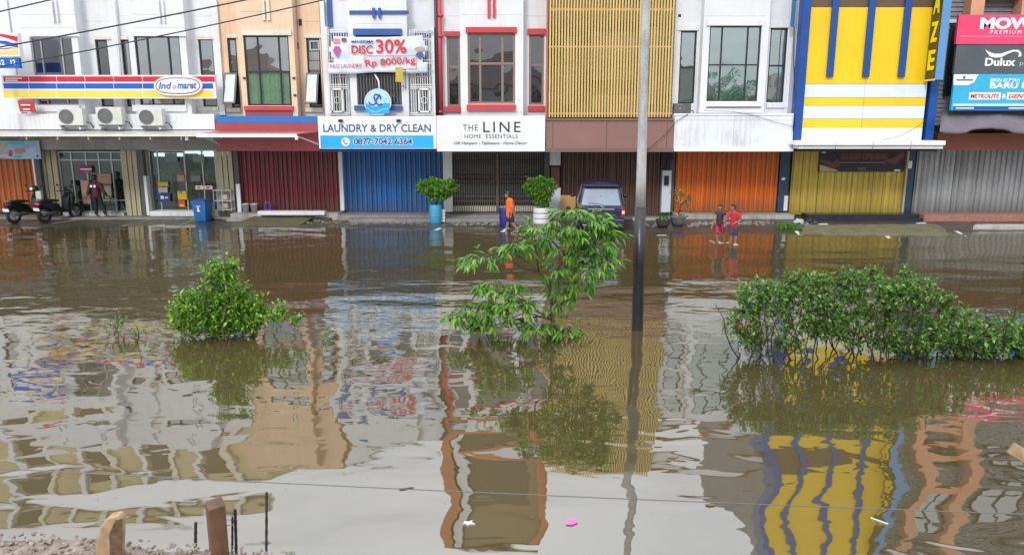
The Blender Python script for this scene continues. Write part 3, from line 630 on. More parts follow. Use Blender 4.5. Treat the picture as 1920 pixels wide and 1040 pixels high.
P('pillar', mat('lilac_white', (.6, .63, .7), .6, .08, dirt=.2), h5, (1241, 320, 1258, 398, YSHUT-.3, .35))
P('pillar', DGREY, h5, (1238, 285, 1264, 398, YSHUT-.1, .25)); P('meter_box', BLACKM, h5, (1246, 330, 1254, 347, YSHUT-.4, .1), (1240, 303, 1246, 318, YSHUT-.3, .1), (1250, 300, 1257, 318, YSHUT-.33, .12))
P('shutter_box_fascia', BLACKM, h5, (1240, 287, 1262, 300, YSHUT-.2, .2))
b = MB(); b.box(WX(1185, 404, 30), WX(1240, 404, 30), 29.8, 30.15, -.2, WZ(408, 30)); b.build('step', CONCW, h5)
# ==================================================================== 6 white with grid grille
h6 = house('white shophouse with dark framed grid windows above a bright orange shutter', 1262, 1492)
wl6 = [(1274, 58, 1304, 194), (1441, 53, 1473, 192)]
wall(h6, WHITE, (1262, 0, 1492, 216), YWALL, .2, wl6, ztop=WR(835, YWALL))
wall(h6, WHITE, (1315, 0, 1437, 212), YB, .12, [(1328, 49, 1424, 190)], name='bay', ztop=WR(830, YB))
b = MB(); Xa, Xb = WX(1315, 130, YB), WX(1437, 130, YB); b.box(Xa, Xa+.12, YB+.12, YWALL, WZ(212, YB), 9.2); b.box(Xb-.12, Xb, YB+.12, YWALL, WZ(212, YB), 9.2); b.box(Xa, Xb, YB+.12, YWALL, 9.1, 9.22); b.build('bay_side', WHITE2, h6)
TEAL = glassmat('teal_glass', (.10, .22, .20), refl=.50, clear=.5, tr=(.5, .8, .74))
window(h6, (1328, 49, 1424, 190), YB, (.25, .75), (.49,), FRAME, 2.2, TEAL, back=.4)
for wr in wl6: window(h6, wr, YWALL, (), (.5,), FRAME, 2.6, TEAL, back=.3)
GR = flat('grey_green_grille', (.30, .40, .38))
for (a, y0, c, y1, Y) in ((1330, 51, 1422, 188, YB+.2), (1276, 60, 1302, 192, YWALL+.2), (1443, 55, 1471, 190, YWALL+.2)):
    bx = [(a+k*7.6, y0, a+k*7.6+1, y1, Y, .015) for k in range(int((c-a)/7.6)+1)]+[(a, y0+k*7.6, c, y0+k*7.6+1, Y-.005, .015) for k in range(int((y1-y0)/7.6)+1)]
    PJ('window_grid', GR, h6, *bx)
P('lintel', WHITE2, h6, (1326, 37, 1430, 48, YB-.08, .1), (1268, 48, 1310, 57, YWALL-.06, .08), (1438, 42, 1480, 52, YWALL-.06, .08))
P('sill', WHITE2, h6, (1324, 193, 1428, 200, YB-.1, .12), (1438, 194, 1478, 202, YWALL-.08, .1))
P('surround', WHITE2, h6, (1262, 48, 1270, 212, YWALL-.04, .05), (1306, 57, 1312, 212, YWALL-.04, .05), (1476, 52, 1490, 214, YWALL-.05, .06))
P('dark_strip', BLACKM, h6, (1326, 200.3, 1426, 202, YB-.02, .04)); P('vent', BLACKM, h6, (1272, 27, 1277, 32, YWALL-.02, .03))  # thin black strip directly under the sill, and a small vent
body(h6, WHITE2, 1262, 1492, WR(835, YWALL))
b = MB(); X0, X1 = WX(1262, 130, YWALL), WX(1492, 130, YWALL); zt = WR(835, YWALL); b.box(X0+.02, X1-.02, YWALL-.12, 40, zt, zt+.16); b.build('roof_slab', mat('rusty_roof', (.25, .13, .07), .7, .3, 1), h6)
o = P('fascia', mat('scuffed_white_board', (.70, .73, .77), .45, .08, 2, dirt=.5, dirtc=(.3, .28, .25)), h6, (1264, 214, 1487, 282, YSIGN, .9))
P('fascia_edge', SIGNW, h6, (1264, 277, 1488, 284, YSIGN-.06, .07), (1264, 213, 1488, 216, YSIGN-.03, .04)); P('fascia_joint', flat('joint_grey', (.4, .42, .45)), h6, (1375, 217, 1375.8, 276, YSIGN-.003, .01), (1266, 225, 1486, 225.8, YSIGN-.003, .01))
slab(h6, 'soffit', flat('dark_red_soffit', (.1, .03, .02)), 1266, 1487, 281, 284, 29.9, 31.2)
groundfloor(h6, 1262, 1478, WZ(398, YSHUT), yl=30.1, lm=CONCW)
ORS = mat('bright_orange_steel', (.72, .155, .008), .4, .08, 2, rand=.2, dirt=.42, low=.5)
shutter(h6, 1266, 1459, 284, 395, YSHUT, ORS, 9.4, .5)
DBP = mat('dark_blue_pillar', (.02, .05, .09), .5, .4, 3)
P('pillar', DBP, h6, (1461, 284, 1479, 397, YSHUT-.2, .3)); P('meter_box', WHITE2, h6, (1466, 333, 1472, 338, YSHUT-.3, .1), (1470, 367, 1477, 395, YSHUT-.24, .04))
# ==================================================================== 7 yellow
h7 = house('yellow and blue clad shophouse with pale striped lower band', 1492, 1757)
YF = 29.15
X0, X1 = WX(1497, 130, YF), WX(1757, 130, YF)
b = MB(); b.box(X0+.02, X1-.05, 30.15, 40, 3.1, 15.5); b.build('upper_storeys', mat('grey_side_wall', (.33, .33, .34), .7, .15, 1, dirt=.4), h7)
ztop = 15.3; z150 = WZ(158, YF); zsl = WZ(14, YF)
clad = MB(); clad.box(X0+.3, X1-.3, YF+.06, 30.15, WZ(264, YF), ztop); cl = clad.build('cladding_core', DGREY, h7)
xe = [WX(q, 110, YF) for q in (1512, 1577, 1644, 1711, 1742)]
xe = [WX(q, 130, YF) for q in (1511, 1625, 1742)]
for i in range(2):
    b = MB(); b.box(xe[i]+.006, xe[i+1]-.006, YF, YF+.055, z150+.01, zsl); b.build('panel', YEL, h7)
    b = MB(); b.box(xe[i]+.006, xe[i+1]-.006, YF, YF+.055, WR(845, YF), ztop); b.build('panel', YEL, h7)
for (a, c, m_) in ((158, 183, PALE), (183, 198, YEL), (198, 223, PALE), (223, 239, YEL), (239, 264, PALE)):
    for i in range(2):
        b = MB(); b.box(xe[i]+.006, xe[i+1]-.006, YF, YF+.055, WZ(c, YF)+.008, WZ(a, YF)-.004); b.build('panel', m_, h7)
b = MB(); b.box(xe[0], xe[2], YF+.02, YF+.06, zsl+.02, WR(845, YF)-.02); b.build('dark_band', flat('brown_band', (.12, .075, .04)), h7)
for q in (1560, 1628, 1695):
    b = MB(); xc = WX(q, 75, YF); b.box(xc-.125, xc+.125, YF-.12, YF-.003, WZ(145, YF), 15.0); b.build('fin', COBALT, h7, bevel=.02)
b = MB(); b.box(WX(1496, 130, YF), WX(1511, 130, YF)-.01, YF-.1, 30.15, WZ(268, YF), 15.4); b.build('edge_column', COBALT, h7)
b = MB(); b.box(WX(1742, 170, YF)+.01, WX(1757, 170, YF), YF-.1, 30.15, WZ(268, YF), WZ(140, YF)); b.build('edge_column', COBALT, h7)
P('side_trim', mat('lavender_wall', (.42, .44, .55), .6, .15, 1, dirt=.4), h7, (1488, 0, 1496, 265, 29.5, .4)); P('trim', flat('teal_blue_trim', (.02, .14, .3)), h7, (1486, -20, 1492, 50, 29.42, .1))
P('canopy', SIGNW, h7, (1492, 264, 1773, 272, 28.3, 1.2)); P('canopy_lip', SIGNW, h7, (1497, 273, 1768, 279, 28.42, 1.1)); P('canopy_joint', flat('joint_grey2', (.3, .31, .33)), h7, *[(q, 264, q+1, 279, 28.29, .02) for q in (1567, 1637, 1708)])
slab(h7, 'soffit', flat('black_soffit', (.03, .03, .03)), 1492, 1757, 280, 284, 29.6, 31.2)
groundfloor(h7, 1478, 1712, WZ(404, YSHUT), yl=30.2, lm=mat('dark_stone_plinth', (.035, .037, .045), .4, .3, 3))
YS = mat('mustard_steel', (.66, .48, .085), .42, .12, 2, rand=.2, dirt=.42, dirtc=(.12, .09, .03), low=.5)
shutter(h7, 1482, 1697, 284, 400, YSHUT, YS, 10.2, .5)
P('pillar', DBP, h7, (1700, 282, 1712, 402, YSHUT-.2, .3)); P('shutter_rail', CREAM, h7, (1696, 282, 1700, 402, YSHUT-.2, .06)); P('meter_box', WHITE2, h7, (1703, 302, 1710, 316, YSHUT-.3, .1))
P('step', mat('black_tile', (.03, .032, .04), .25, .3, 3), h7, (1515, 402, 1731, 409, 29.9, .7), (1512, 410, 1731, 420, 29.6, .55))
# ==================================================================== 8 grey siding
h8 = house('grey sided shophouse on the far right carrying three stacked adverts', 1757, 2300)
SID = mat('grey_siding', (.20, .21, .22), .5, .12, 2, dirt=.3)
X0, X1 = WX(1760, 130, YWALL), WX(2300, 130, YWALL)
b = MB(); b.box(X0, X1, 30.15, 40, 3.1, 15); b.build('upper_storeys', DGREY, h8)
Zb, Zt = WZ(235, YWALL), 15.0; n = int((Zt-Zb)/.17); me = MB().add([(0, 0, 0), (X1-X0, 0, 0), (X1-X0, .05, .175), (0, .05, .175), (0, .08, 0), (X1-X0, .08, 0), (X1-X0, .08, .175), (0, .08, .175)],
    [(0, 1, 2, 3), (0, 4, 5, 1), (3, 2, 6, 7), (0, 3, 7, 4), (1, 5, 6, 2)]).mesh('siding_board'); me.materials.append(SID)
off = wloc(h8)
for i in range(n): link('siding_board', me, h8, (X0-off.x, YWALL-off.y, Zb+i*.17-off.z))
for (a, c, e, f_) in ((1778, 48, 1795, 180), (1850, 40, 1900, 120), (2010, 40, 2060, 180)): window(h8, (a, c, e, f_), YWALL-.16, (.5,), (.4,), FRAME, 3, GLD)
P('band', WHITE2, h8, (1757, 37, 1800, 43, YWALL-.1, .12))
b = MB(); xa = WX(1820, 20, 29.4); b.box(xa, xa+.5, 29.4, 29.9, WZ(40, 29.4), 14.6); b.box(xa+1.9, xa+2.4, 29.4, 29.9, WZ(40, 29.4), 14.6); b.box(xa-.01, xa+2.41, 29.45, 29.9, 10.6, 11.4); b.box(xa-.01, xa+2.41, 29.45, 29.9, 8.5, 9.1); b.build('column', mat('salmon_paint', (.66, .33, .2), .6, .1, 1, dirt=.2), h8)
window(h8, None, 29.75, (.5,), (.5,), FRAME, world=(xa+.55, xa+1.85, 11.5, 13.6), tw=.08, glass=GL, recess=.05)
window(h8, None, 29.75, (.5,), (.5,), FRAME, world=(xa+3.0, xa+4.6, 10.5, 13.6), tw=.08, glass=GL, recess=.05)
b = MB(); b.box(X0-.1, X1, 29.6, 40, 15, 15.2); b.build('roof_slab', WHITE2, h8)
P('fascia', mat('brick_red_board', (.24, .055, .025), .5, .1, 1, dirt=.2), h8, (1757, 250, 2300, 281, YSIGN+.3, .8))
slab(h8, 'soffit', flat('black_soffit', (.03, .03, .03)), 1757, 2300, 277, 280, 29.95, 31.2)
groundfloor(h8, 1712, 2240, WZ(404, YSHUT), yl=30.2, lm=CONC)
GS = mat('galvanised_steel', (.42, .43, .44), .38, .25, 1.2, rand=.2, dirt=.55, dirtc=(.09, .075, .05), metal=.25, low=.5)
shutter(h8, 1714, 1940, 280, 402, YSHUT, GS, 10.2, .48); shutter(h8, 1948, 2160, 280, 402, YSHUT, GS, 10.2, .5)
PINKST = mat('pink_terrazzo', (.36, .17, .13), .6, .35, 14, bump=.004, bscale=60)
b = MB(); b.box(WX(1731, 410, 29.6), WX(2240, 410, 29.6), 29.55, 30.3, -.2, WZ(402, 29.6)); b.build('step', PINKST, h8)
# ==================================================================== signs
def sign(name, label, cat, px, py, Y, group=None): 
    x, z = W(px, py, Y); return empty(name, (x, Y, z), label, cat, group)
# striped shop sign band
s = sign('shop_sign', 'long shop sign board with red, blue and yellow stripes and an oval logo', 'shop sign', 204, 164, 29.1)
P('board', SIGNW, s, (5, 141, 404, 185, 29.1, .16))
SR = mat('sign_red', (.60, .012, .03), .35, .05, 1); SB = mat('sign_blue', (.0, .10, .55), .35, .05, 1); SY = mat('sign_yellow', (.80, .60, .09), .35, .05, 1)
edges = [6, 54, 106, 159, 213, 267, 403]
for i in range(6):
    for (y0, y1, m_) in ((143.5, 153.5, SR), (156.5, 166.5, SB), (169.5, 182.5, SY)): P('stripe_panel', m_, s, (edges[i]+.6, y0, edges[i+1]-.6-(3 if i == 5 and m_ is not SR else 0), y1, 29.092, .01))
def oct_(cx, cy, w, h, Y, d, m_, parent, name, n=28, pw=3.2):
    pts = []
    for k in range(n):
        t = 2*math.pi*k/n; c, s_ = math.cos(t), math.sin(t)
        px = cx+w/2*math.copysign(abs(c)**(2/pw), c); py = cy-h/2*math.copysign(abs(s_)**(1.0), s_)
        pts.append(W(px, py, Y))
    return MB().prism(pts, Y, Y+d).build(name, m_, parent)
oct_(333.5, 161, 90, 37, 28.98, .11, TWHT, s, 'logo_plate'); oct_(333.5, 161, 84, 31, 28.974, .005, flat('logo_dark_red', (.35, .02, .06)), s, 'logo_ring'); oct_(333.5, 161, 80, 27, 28.968, .005, TWHT, s, 'logo_face')
text('Ind', flat('logo_blue', (.0, .12, .42)), s, 297, 154, 322, 167, 28.966, shear=.25, bold=.03); text('o', flat('logo_pink', (.6, .2, .3)), s, 323, 160, 331, 167, 28.966, shear=.25, bold=.04); text('maret', flat('logo_blue', (.0, .12, .42)), s, 332, 154.5, 369, 167, 28.966, shear=.25, bold=.03)
for (a, c, y) in ((10, 41, 146), (10, 33, 150)): P('small_print', TWHT, s, (a, y, c, y+2, 29.088, .004))
# projecting sign, leftmost
s = sign('projecting_sign', 'striped projecting shop sign with a blue plate below at the left edge', 'projecting sign', 8, 95, 28.2)
Yp = 28.2; P('sign_box', SIGNW, s, (-62, 62, 35, 106, Yp, .22))
def ribbon(pts_top, pts_bot, Y, m_, parent, name='stripe'):
    poly = [W(px, py, Y) for px, py in pts_top]+[W(px, py, Y) for px, py in reversed(pts_bot)]
    vs = [(x, Y, z) for x, z in poly]; n = len(pts_top); fs = [(i, i+1, 2*n-2-i, 2*n-1-i) for i in range(n-1)]
    b = MB(); vs2 = [(x, Y+.004, z) for x, z in poly]; b.add(vs+vs2, fs+[tuple(q+2*n for q in reversed(f_)) for f_ in fs]); return b.build(name, m_, parent)
ribbon([(-40, 62), (-10, 63), (10, 65), (33, 69)], [(-40, 64), (-10, 66), (10, 71), (33, 79)], Yp-.006, SR, s)
ribbon([(-40, 76), (-10, 76), (12, 77), (24, 81), (33, 80)], [(-40, 80), (-10, 80), (10, 84), (23, 88), (34, 90)], Yp-.006, SB, s)
ribbon([(-40, 88), (-10, 89), (5, 91), (20, 89), (34, 92)], [(-40, 91), (-10, 91), (5, 93), (15, 92), (20, 91)], Yp-.0065, SR, s)
ribbon([(-40, 96), (-5, 96), (12, 97), (34, 92.5)], [(-40, 102), (-5, 103), (12, 103), (35, 103)], Yp-.006, SY, s)
P('lower_plate', SB, s, (-62, 108, 36, 128, Yp+.02, .14))
for q in (5, 26): text('12', TWHT, s, q-6, 112, q+3, 122, Yp+.018, bold=.03)
b = MB(); x, z = W(-20, 100, 28.3); b.tube([(x, 28.35, WZ(215, 28.35)), (x, 28.35, z+1)], .06); b.tube([(x, 28.4, z+.6), (x, 29.9, z+.6)], .035); b.build('sign_post', WHITE2, s, smooth=True)
s = sign('notice_board', 'small red notice board with white lines below the striped sign', 'notice board', 49, 200, 28.9)
b = MB(); x0, z0 = W(36, 209, 28.9); x1, z1 = W(61, 188, 28.9); b.obox(((x0+x1)/2, 28.95, (z0+z1)/2), x1-x0, .05, z1-z0, (R(8), 0, R(4))); b.build('board', RED, s)
for (y, a, c) in ((196, 39, 57), (204, 43, 56)): P('small_print', TWHT, s, (a, y, c, y+2, 28.87, .004))
b = MB(); b.tube([(x0+.1, 28.98, z0-.05), (x0+.1, 29.2, z0-.05)], .015, 6); b.build('bracket', BLACKM, s)
# banner at left
s = sign('snack_banner', 'pale blue printed banner with pink shapes above the left orange shutter', 'banner', 20, 280, 30.3)
P('cloth', mat('banner_pale_blue', (.30, .55, .68), .5, .3, 2.5), s, (-90, 264, 75, 298, 30.35, .03))
for (cx, cy, w, h, c) in ((20, 287, 8, 12, (.6, .08, .12)), (37, 283, 22, 10, (.55, .2, .24)), (4, 275, 16, 8, (.6, .45, .1)), (33, 294, 16, 4, (.02, .4, .7)), (60, 285, 18, 18, (.5, .5, .75)), (30, 268, 34, 5, (.05, .5, .75)), (-30, 281, 40, 14, (.6, .1, .2)), (70, 293, 5, 5, (.02, .15, .4)), (10, 292, 24, 7, (.7, .45, .55))):
    oct_(cx, cy, w, h, 30.342, .005, flat('banner_print_%d' % int(c[0]*100+c[2]*1000), c), s, 'print', n=12)
# laundry sign
s = sign('laundry_sign', 'white and cyan laundry sign board with a telephone number', 'shop sign', 707, 250, YSIGN-.1)
Y = YSIGN-.12; P('board', SIGNW, s, (597, 218, 817, 279, Y, .2)); P('cyan_band', CYAN, s, (601, 254, 813, 278, Y-.008, .01))
LB = flat('laundry_navy', (.012, .075, .26)); text('LAUNDRY & DRY CLEAN', LB, s, 606, 233, 808, 248, Y, bold=.022)
text('0877-7042-6364', LB, s, 663, 259, 773, 271.5, Y-.012, bold=.03, name='phone_number'); text('0877-7042-6364', TWHT, s, 662, 258, 774, 272.5, Y-.009, bold=.08, name='number_outline', ext=.002)
oct_(648, 266, 16, 16, Y-.012, .005, TWHT, s, 'phone_badge', pw=2); b = MB(); cx, cz = W(648, 265.5, Y); b.tube([(cx-.05, Y-.016, cz+.08), (cx-.07, Y-.016, cz), (cx-.02, Y-.016, cz-.07), (cx+.06, Y-.016, cz-.09)], [.028, .018, .018, .028], 6); b.build('phone_symbol', LB, s)
P('spotlight', BLACKM, s, (634, 224, 642, 229, Y-.12, .1), (743, 224, 751, 229, Y-.12, .1)); P('frame_corner', SIGNW, s, (813, 218, 818, 279, Y-.03, .03))
s = sign('home_shop_sign', 'white shop sign board with thin black lettering above the scissor gate', 'shop sign', 920, 250, Y)
P('board', mat('sign_white_ribbed', (.72, .73, .74), .45, .05, 6, dirt=.15), s, (819, 217, 1022, 284, Y, .2))
for q in range(826, 1020, 9): P('seam', flat('seam_grey', (.6, .61, .62)), s, (q, 219, q+.5, 283, Y-.002, .01)) if q % 27 == 7 else None
text('THE', TBLK, s, 868, 234, 896, 245, Y, bold=.0, spacing=1.2); text('LINE', TBLK, s, 906, 228.5, 976, 248, Y, bold=.004, spacing=1.3)
text('HOME  ESSENTIALS', TBLK, s, 871, 252, 971, 259.5, Y, bold=.0, spacing=1.1); text('Gift Hampers - Tableware - Home Decor', TBLK, s, 851, 265.5, 988, 273, Y, bold=.015, shear=.25)
# laundry banner hung on the grilles
s = sign('laundry_banner', 'sagging pale blue discount banner with red lettering strung across the blue trimmed windows', 'banner', 708, 102, 29.2)
BAN = mat('banner_cloth', (.60, .68, .76), .6, .12, 3)
nx_, nz_ = 40, 14; vs = []; fs = []; Yb = 29.22
top = lambda t: 68+3.0*math.sin(math.pi*t)-2*t; bot = lambda t: 138-2*t+1.5*math.sin(t*9)
def bsh(u, t): return Yb+.018*math.sin(12*(u*.8+t*.9))+.012*math.sin(25*(u-t*.6)+1)
for j in range(nz_+1):
    for i in range(nx_+1):
        u = i/nx_; t = j/nz_; px = 616+186*u; py = top(u)*(1-t)+bot(u)*t; 
        if i == 0: px += 0
        x, z = W(px, py, Yb); vs.append((x, bsh(u, t), z))
def keep(i, j):
    u = (i+.5)/nx_; t = (j+.5)/nz_
    if t < .72 and u < .06*abs(t-.36)/.36: return False
    if t < .72 and u > 1-.06*abs(t-.36)/.36: return False
    return True
for j in range(nz_):
    for i in range(nx_):
        if keep(i, j): fs.append((j*(nx_+1)+i, (j+1)*(nx_+1)+i, (j+1)*(nx_+1)+i+1, j*(nx_+1)+i+1))
b = MB(); b.add(vs, fs); o = b.build('cloth', BAN, s, smooth=True); md = o.modifiers.new('s', 'SOLIDIFY'); md.thickness = .004
Yt = 29.17; text('DISC', TRED, s, 659, 85, 699, 101, Yt, bold=.02); text('30%', TRED, s, 705, 74, 762, 100, Yt, bold=.015); text('MENERIMA', LB, s, 659, 76, 700, 81, Yt, bold=.02)
P('price_frame', TRED, s, (683, 104.5, 781, 105.3, Yt, .004), (683, 104.5, 683.8, 118, Yt, .004), (780, 104.5, 780.8, 129, Yt, .004), (740, 129, 781, 129.8, Yt, .004))
text('Rp 8000/kg', TRED, s, 685, 109, 779, 126, Yt, bold=.012, rot=R(4)); text('KILO LAUNDRY', TRED, s, 619, 119.5, 678, 127.5, Yt, bold=.0)
def diamond(cx, cy, w, h, m_, nm='print_diamond'):
    b = MB(); pts = [W(cx-w, cy-h*.3, Yt), W(cx-w*.5, cy-h, Yt), W(cx+w*.5, cy-h, Yt), W(cx+w, cy-h*.3, Yt), W(cx, cy+h, Yt)]; b.prism(pts[::-1], Yt, Yt+.004); return b.build(nm, m_, s)
diamond(632, 98, 8, 11, flat('print_magenta', (.45, .08, .28))); diamond(787, 105, 8, 7, flat('print_navy', (.05, .1, .25))); diamond(787, 93, 11, 5, flat('print_tan', (.45, .3, .2))); 
oct_(630, 77, 14, 10, Yt, .004, flat('print_pinkish', (.6, .25, .3)), s, 'print_swirl', n=14); oct_(645, 75, 10, 8, Yt, .004, flat('print_maroon', (.3, .06, .08)), s, 'print_swirl', n=14)
for (a, c_) in ((618, 66), (618, 136), (801, 64), (801, 135)):
    x, z = W(a, c_, 29.25); b = MB(); b.tube([(x, 29.24, z), (x+(-.25 if a < 700 else .25), 29.42, z+.12)], .008, 5); b.build('tie_cord', WHITE2, s)
# round logo sign
s = sign('round_logo_sign', 'round blue and white wave logo sign on a bent white arm', 'logo sign', 708, 192, 29.1)
def disc(cx, cy, r, Y, d, m_, nm, cut=None):
    pts = []
    for k in range(40):
        t = 2*math.pi*k/40; px = cx+r*math.cos(t); py = cy-r*1.02*math.sin(t)
        if cut: py = min(py, cut)
        pts.append(W(px, py, Y))
    return MB().prism(pts, Y, Y+d).build(nm, m_, s)
disc(708, 192, 25, 28.96, .14, SIGNW, 'sign_body', 216); disc(708, 192, 23.6, 28.954, .005, CYAN, 'rim', 215); disc(708, 192, 22.6, 28.948, .005, flat('logo_pale_blue', (.42, .62, .82)), 'face', 215)
wave = [(686, 193), (692, 197), (698, 200), (706, 200), (714, 196), (720, 193.5), (726, 194), (730, 194)]
ribbon(wave, [(a, 214.5-abs(a-708)*.12) for a, c_ in wave], 28.942, flat('logo_wave_blue', (.02, .32, .72)), s, 'wave')
ribbon([(688, 201), (696, 207), (706, 209), (716, 204), (728, 203)], [(688, 203), (696, 210), (706, 212), (716, 207), (728, 205)], 28.938, flat('logo_light', (.1, .55, .8)), s, 'wave')
def stroke(pts, r, Y, m_, nm): b = MB(); b.tube([(W(px, py, Y)[0], Y, W(px, py, Y)[1]) for px, py in pts], r, 6); b.build(nm, m_, s)
stroke([(709, 178), (703, 177), (701, 181), (703, 188), (704, 194), (700, 197), (693, 195), (692, 191)], .03, 28.94, LB, 'letter_mark'); stroke([(710, 180), (706, 186), (706, 194), (711, 197), (716, 195)], .03, 28.936, LB, 'letter_mark')
stroke([(710, 177), (714, 182), (713, 186)], .03, 28.934, LB, 'letter_mark')
for q in ((720, 188), (724, 185), (723, 192)): oct_(q[0], q[1], 2.6, 2.6, 28.94, .005, CYAN, s, 'bubble', n=8, pw=2)
b = MB(); b.tube([(W(711, 168, 29.02)[0], 29.02, W(711, 168, 29.02)[1]), (W(710, 152, 29.1)[0], 29.1, WZ(152, 29.1)), (W(703, 140, 29.35)[0], 29.35, WZ(140, 29.35))], .035, 7); b.build('arm', WHITE2, s, smooth=True)
s = sign('yellow_plate', 'small yellow plate on a thin black bracket beside the banner', 'plate', 748, 140, 29.0)
b = MB(); x, z = W(748.5, 140, 29.0); b.obox((x, 29.0, z), .27, .03, .54, (0, R(3), R(12))); b.build('plate', mat('plate_yellow', (.52, .40, .06), .5, .15, 8), s)
b = MB(); x2 = WX(760, 140, 29.1); b.tube([(x2, 29.1, WZ(130, 29.1)), (x2, 29.1, WZ(166, 29.1)), (x2-.15, 29.4, WZ(160, 29.1))], .014, 6); b.tube([(x2, 29.1, WZ(131, 29.1)), (x, 29.02, WZ(131, 29.1))], .012, 6); b.build('bracket', BLACKM, s)
# right: vertical letter sign
Xl = WX(1760, 80, 28.4)
s = empty('letter_sign', (Xl+.15, 28.72, WZ(150, 28.6)), 'tall brown and blue box sign with yellow letters running down it', 'box sign', rz=R(-90))
Zb, Zt = 0, 14.5-s.location.z
MB().box(-.34, .34, -.15, .15, Zb, Zt).build('sign_box', mat('sky_blue_box', (.10, .27, .52), .4, .06, 1), s, local=True)
MB().box(-.32, .32, -.162, -.15, Zb+.03, Zt-.03).build('brown_face', mat('sign_dark_brown', (.085, .05, .02), .4, .15, 2), s, local=True)
z = .35
for c_ in ['E', 'Z', 'A', 'L', 'B', 'A', 'R']:
    text(c_, flat('letter_yellow', (.85, .75, .01)), s, 0, 0, 0, 0, -.166, world=(-.2, .2, z, z+.72), bold=.03, local=True, name='letter', ext=.03); z += 1.0
MB().box(-.34, .34, -.17, -.15, Zb-.03, Zb+.03).build('yellow_edge', TYEL, s, local=True)
# three stacked adverts
Ya = 28.8
s = sign('pink_advert', 'pink advert board with white lettering, top of the three stacked adverts', 'advert board', 1880, 60, Ya, 'adverts stacked on the right shophouse')
P('board', mat('advert_pink', (.78, .055, .16), .4, .1, 1.5), s, (1795, 28, 2060, 83, Ya, .12)); text('MOWILEX', TWHT, s, 1838, 33, 2010, 55, Ya, bold=.05); text('PREMIUM', TWHT, s, 1857, 57, 1915, 64, Ya, bold=.0, spacing=1.5); P('print_line', flat('advert_light_pink', (.8, .3, .4)), s, (1800, 68, 2055, 69, Ya-.004, .006))
s = sign('grey_advert', 'dark grey advert board with a white swoosh, middle of the three stacked adverts', 'advert board', 1880, 110, Ya, 'adverts stacked on the right shophouse')
P('board', mat('advert_grey', (.085, .10, .11), .35, .15, 1.5), s, (1791, 84, 2060, 138.5, Ya+.03, .12))
top_ = [(1847, 93), (1853, 97), (1864, 101), (1876, 101), (1888, 97), (1900, 93.5), (1910, 94), (1915, 99), (1915, 106)]
bot_ = [(1847, 93.2), (1856, 106), (1866, 108.5), (1878, 107.5), (1890, 101), (1900, 97), (1908, 97.5), (1911, 101), (1909, 107)]
ribbon(top_, bot_, Ya+.022, TWHT, s, 'swoosh'); text('Dulux', TWHT, s, 1847, 109, 1904, 124, Ya+.03, bold=.03); text('professional', flat('print_grey', (.4, .42, .42)), s, 1912, 114, 1990, 125, Ya+.03)
s = sign('blue_advert', 'sky blue advert board with white slogans, lowest of the three stacked adverts', 'advert board', 1880, 172, Ya, 'adverts stacked on the right shophouse')
P('board', mat('advert_blue', (.035, .40, .66), .4, .12, 1.2), s, (1787, 139, 2070, 207, Ya-.02, .12)); P('footer_band', TBLUE, s, (1787.5, 200, 2069, 206, Ya-.026, .01)); P('white_band', TWHT, s, (1787.5, 195, 2069, 198.5, Ya-.026, .01))
ribbon([(1788, 140), (1800, 140), (1815, 140), (1829, 140), (1835, 140)], [(1788, 160), (1800, 160), (1815, 160), (1826, 155), (1834, 141)], Ya-.026, TWHT, s, 'white_corner')
text('BIKIN RUMAH', TWHT, s, 1857, 147, 1912, 154, Ya-.02, bold=.01); text('JADI', TWHT, s, 1918, 147, 1940, 154, Ya-.02, bold=.01); text('BARU LAGI', TWHT, s, 1856, 155, 1960, 166, Ya-.02, bold=.035)
P('white_label', TWHT, s, (1817, 173.5, 1876, 187, Ya-.026, .01), (1888, 173.5, 1960, 187, Ya-.026, .01)); text('METROLITE', TRED, s, 1820, 176, 1873, 184.5, Ya-.028, bold=.03); text('&', TWHT, s, 1879, 176, 1886, 185, Ya-.02, bold=.03); text('GENTENG', TRED, s, 1891, 176, 1955, 184.5, Ya-.028, shear=.3, bold=.03)
P('small_print', TWHT, s, (1792, 202, 1826, 204, Ya-.03, .004), (1891, 202, 1960, 204, Ya-.03, .004)); P('emblem', LB, s, (1793, 149, 1825, 151.5, Ya-.03, .004), (1806, 143, 1810, 148, Ya-.03, .004))
b = MB()
for q in (1800, 1930, 2040): b.pbox(q, 30, q+3, 208, Ya+.16, .08)
tag(b.build('advert_frame', BLACKM), 'thin black steel frame behind the three stacked adverts', 'sign frame')
# awning of the right house
aw = sign('torn_awning', 'faded mauve cloth awning hanging under the stacked adverts', 'awning', 1880, 230, 28.6)
vs = []; fs = []; n = 40; MAU = mat('mauve_canvas', (.135, .12, .145), .7, .2, 1.5, dirt=.4, dirtc=(.25, .2, .16))
for i in range(n+1):
    px = 1762+(2160-1762)*i/n; sag = .05*math.sin(i*.7)+.03*math.sin(i*1.9)
    x0, z0 = W(px+4, 208, 29.3); x1, z1 = W(px, 244+3*math.sin(i*.5)-(4 if 5 < i < 14 else 0), 28.3)
    vs += [(x0, 29.3, z0), ((x0+x1)/2, 28.8+sag*.4, (z0+z1)/2+.05+sag), (x1, 28.3, z1), (x1, 28.31, z1-.07-.03*abs(math.sin(i*1.3)))]
for i in range(n):
    for k in range(3): fs.append((4*i+k, 4*i+k+1, 4*i+k+5, 4*i+k+4))
b = MB(); b.add(vs, fs); o = b.build('canvas', MAU, aw, smooth=True); o.modifiers.new('s', 'SOLIDIFY').thickness = .01
b = MB()
for q in (1764, 1870, 1990, 2120):
    x0, z0 = W(q+4, 208, 29.3); x1, z1 = W(q, 244, 28.35); b = MB(); b.tube([(x0, 29.35, z0-.03), (x1, 28.35, z1-.03)], .02, 6); b.build('awning_rib', BLACKM, aw)
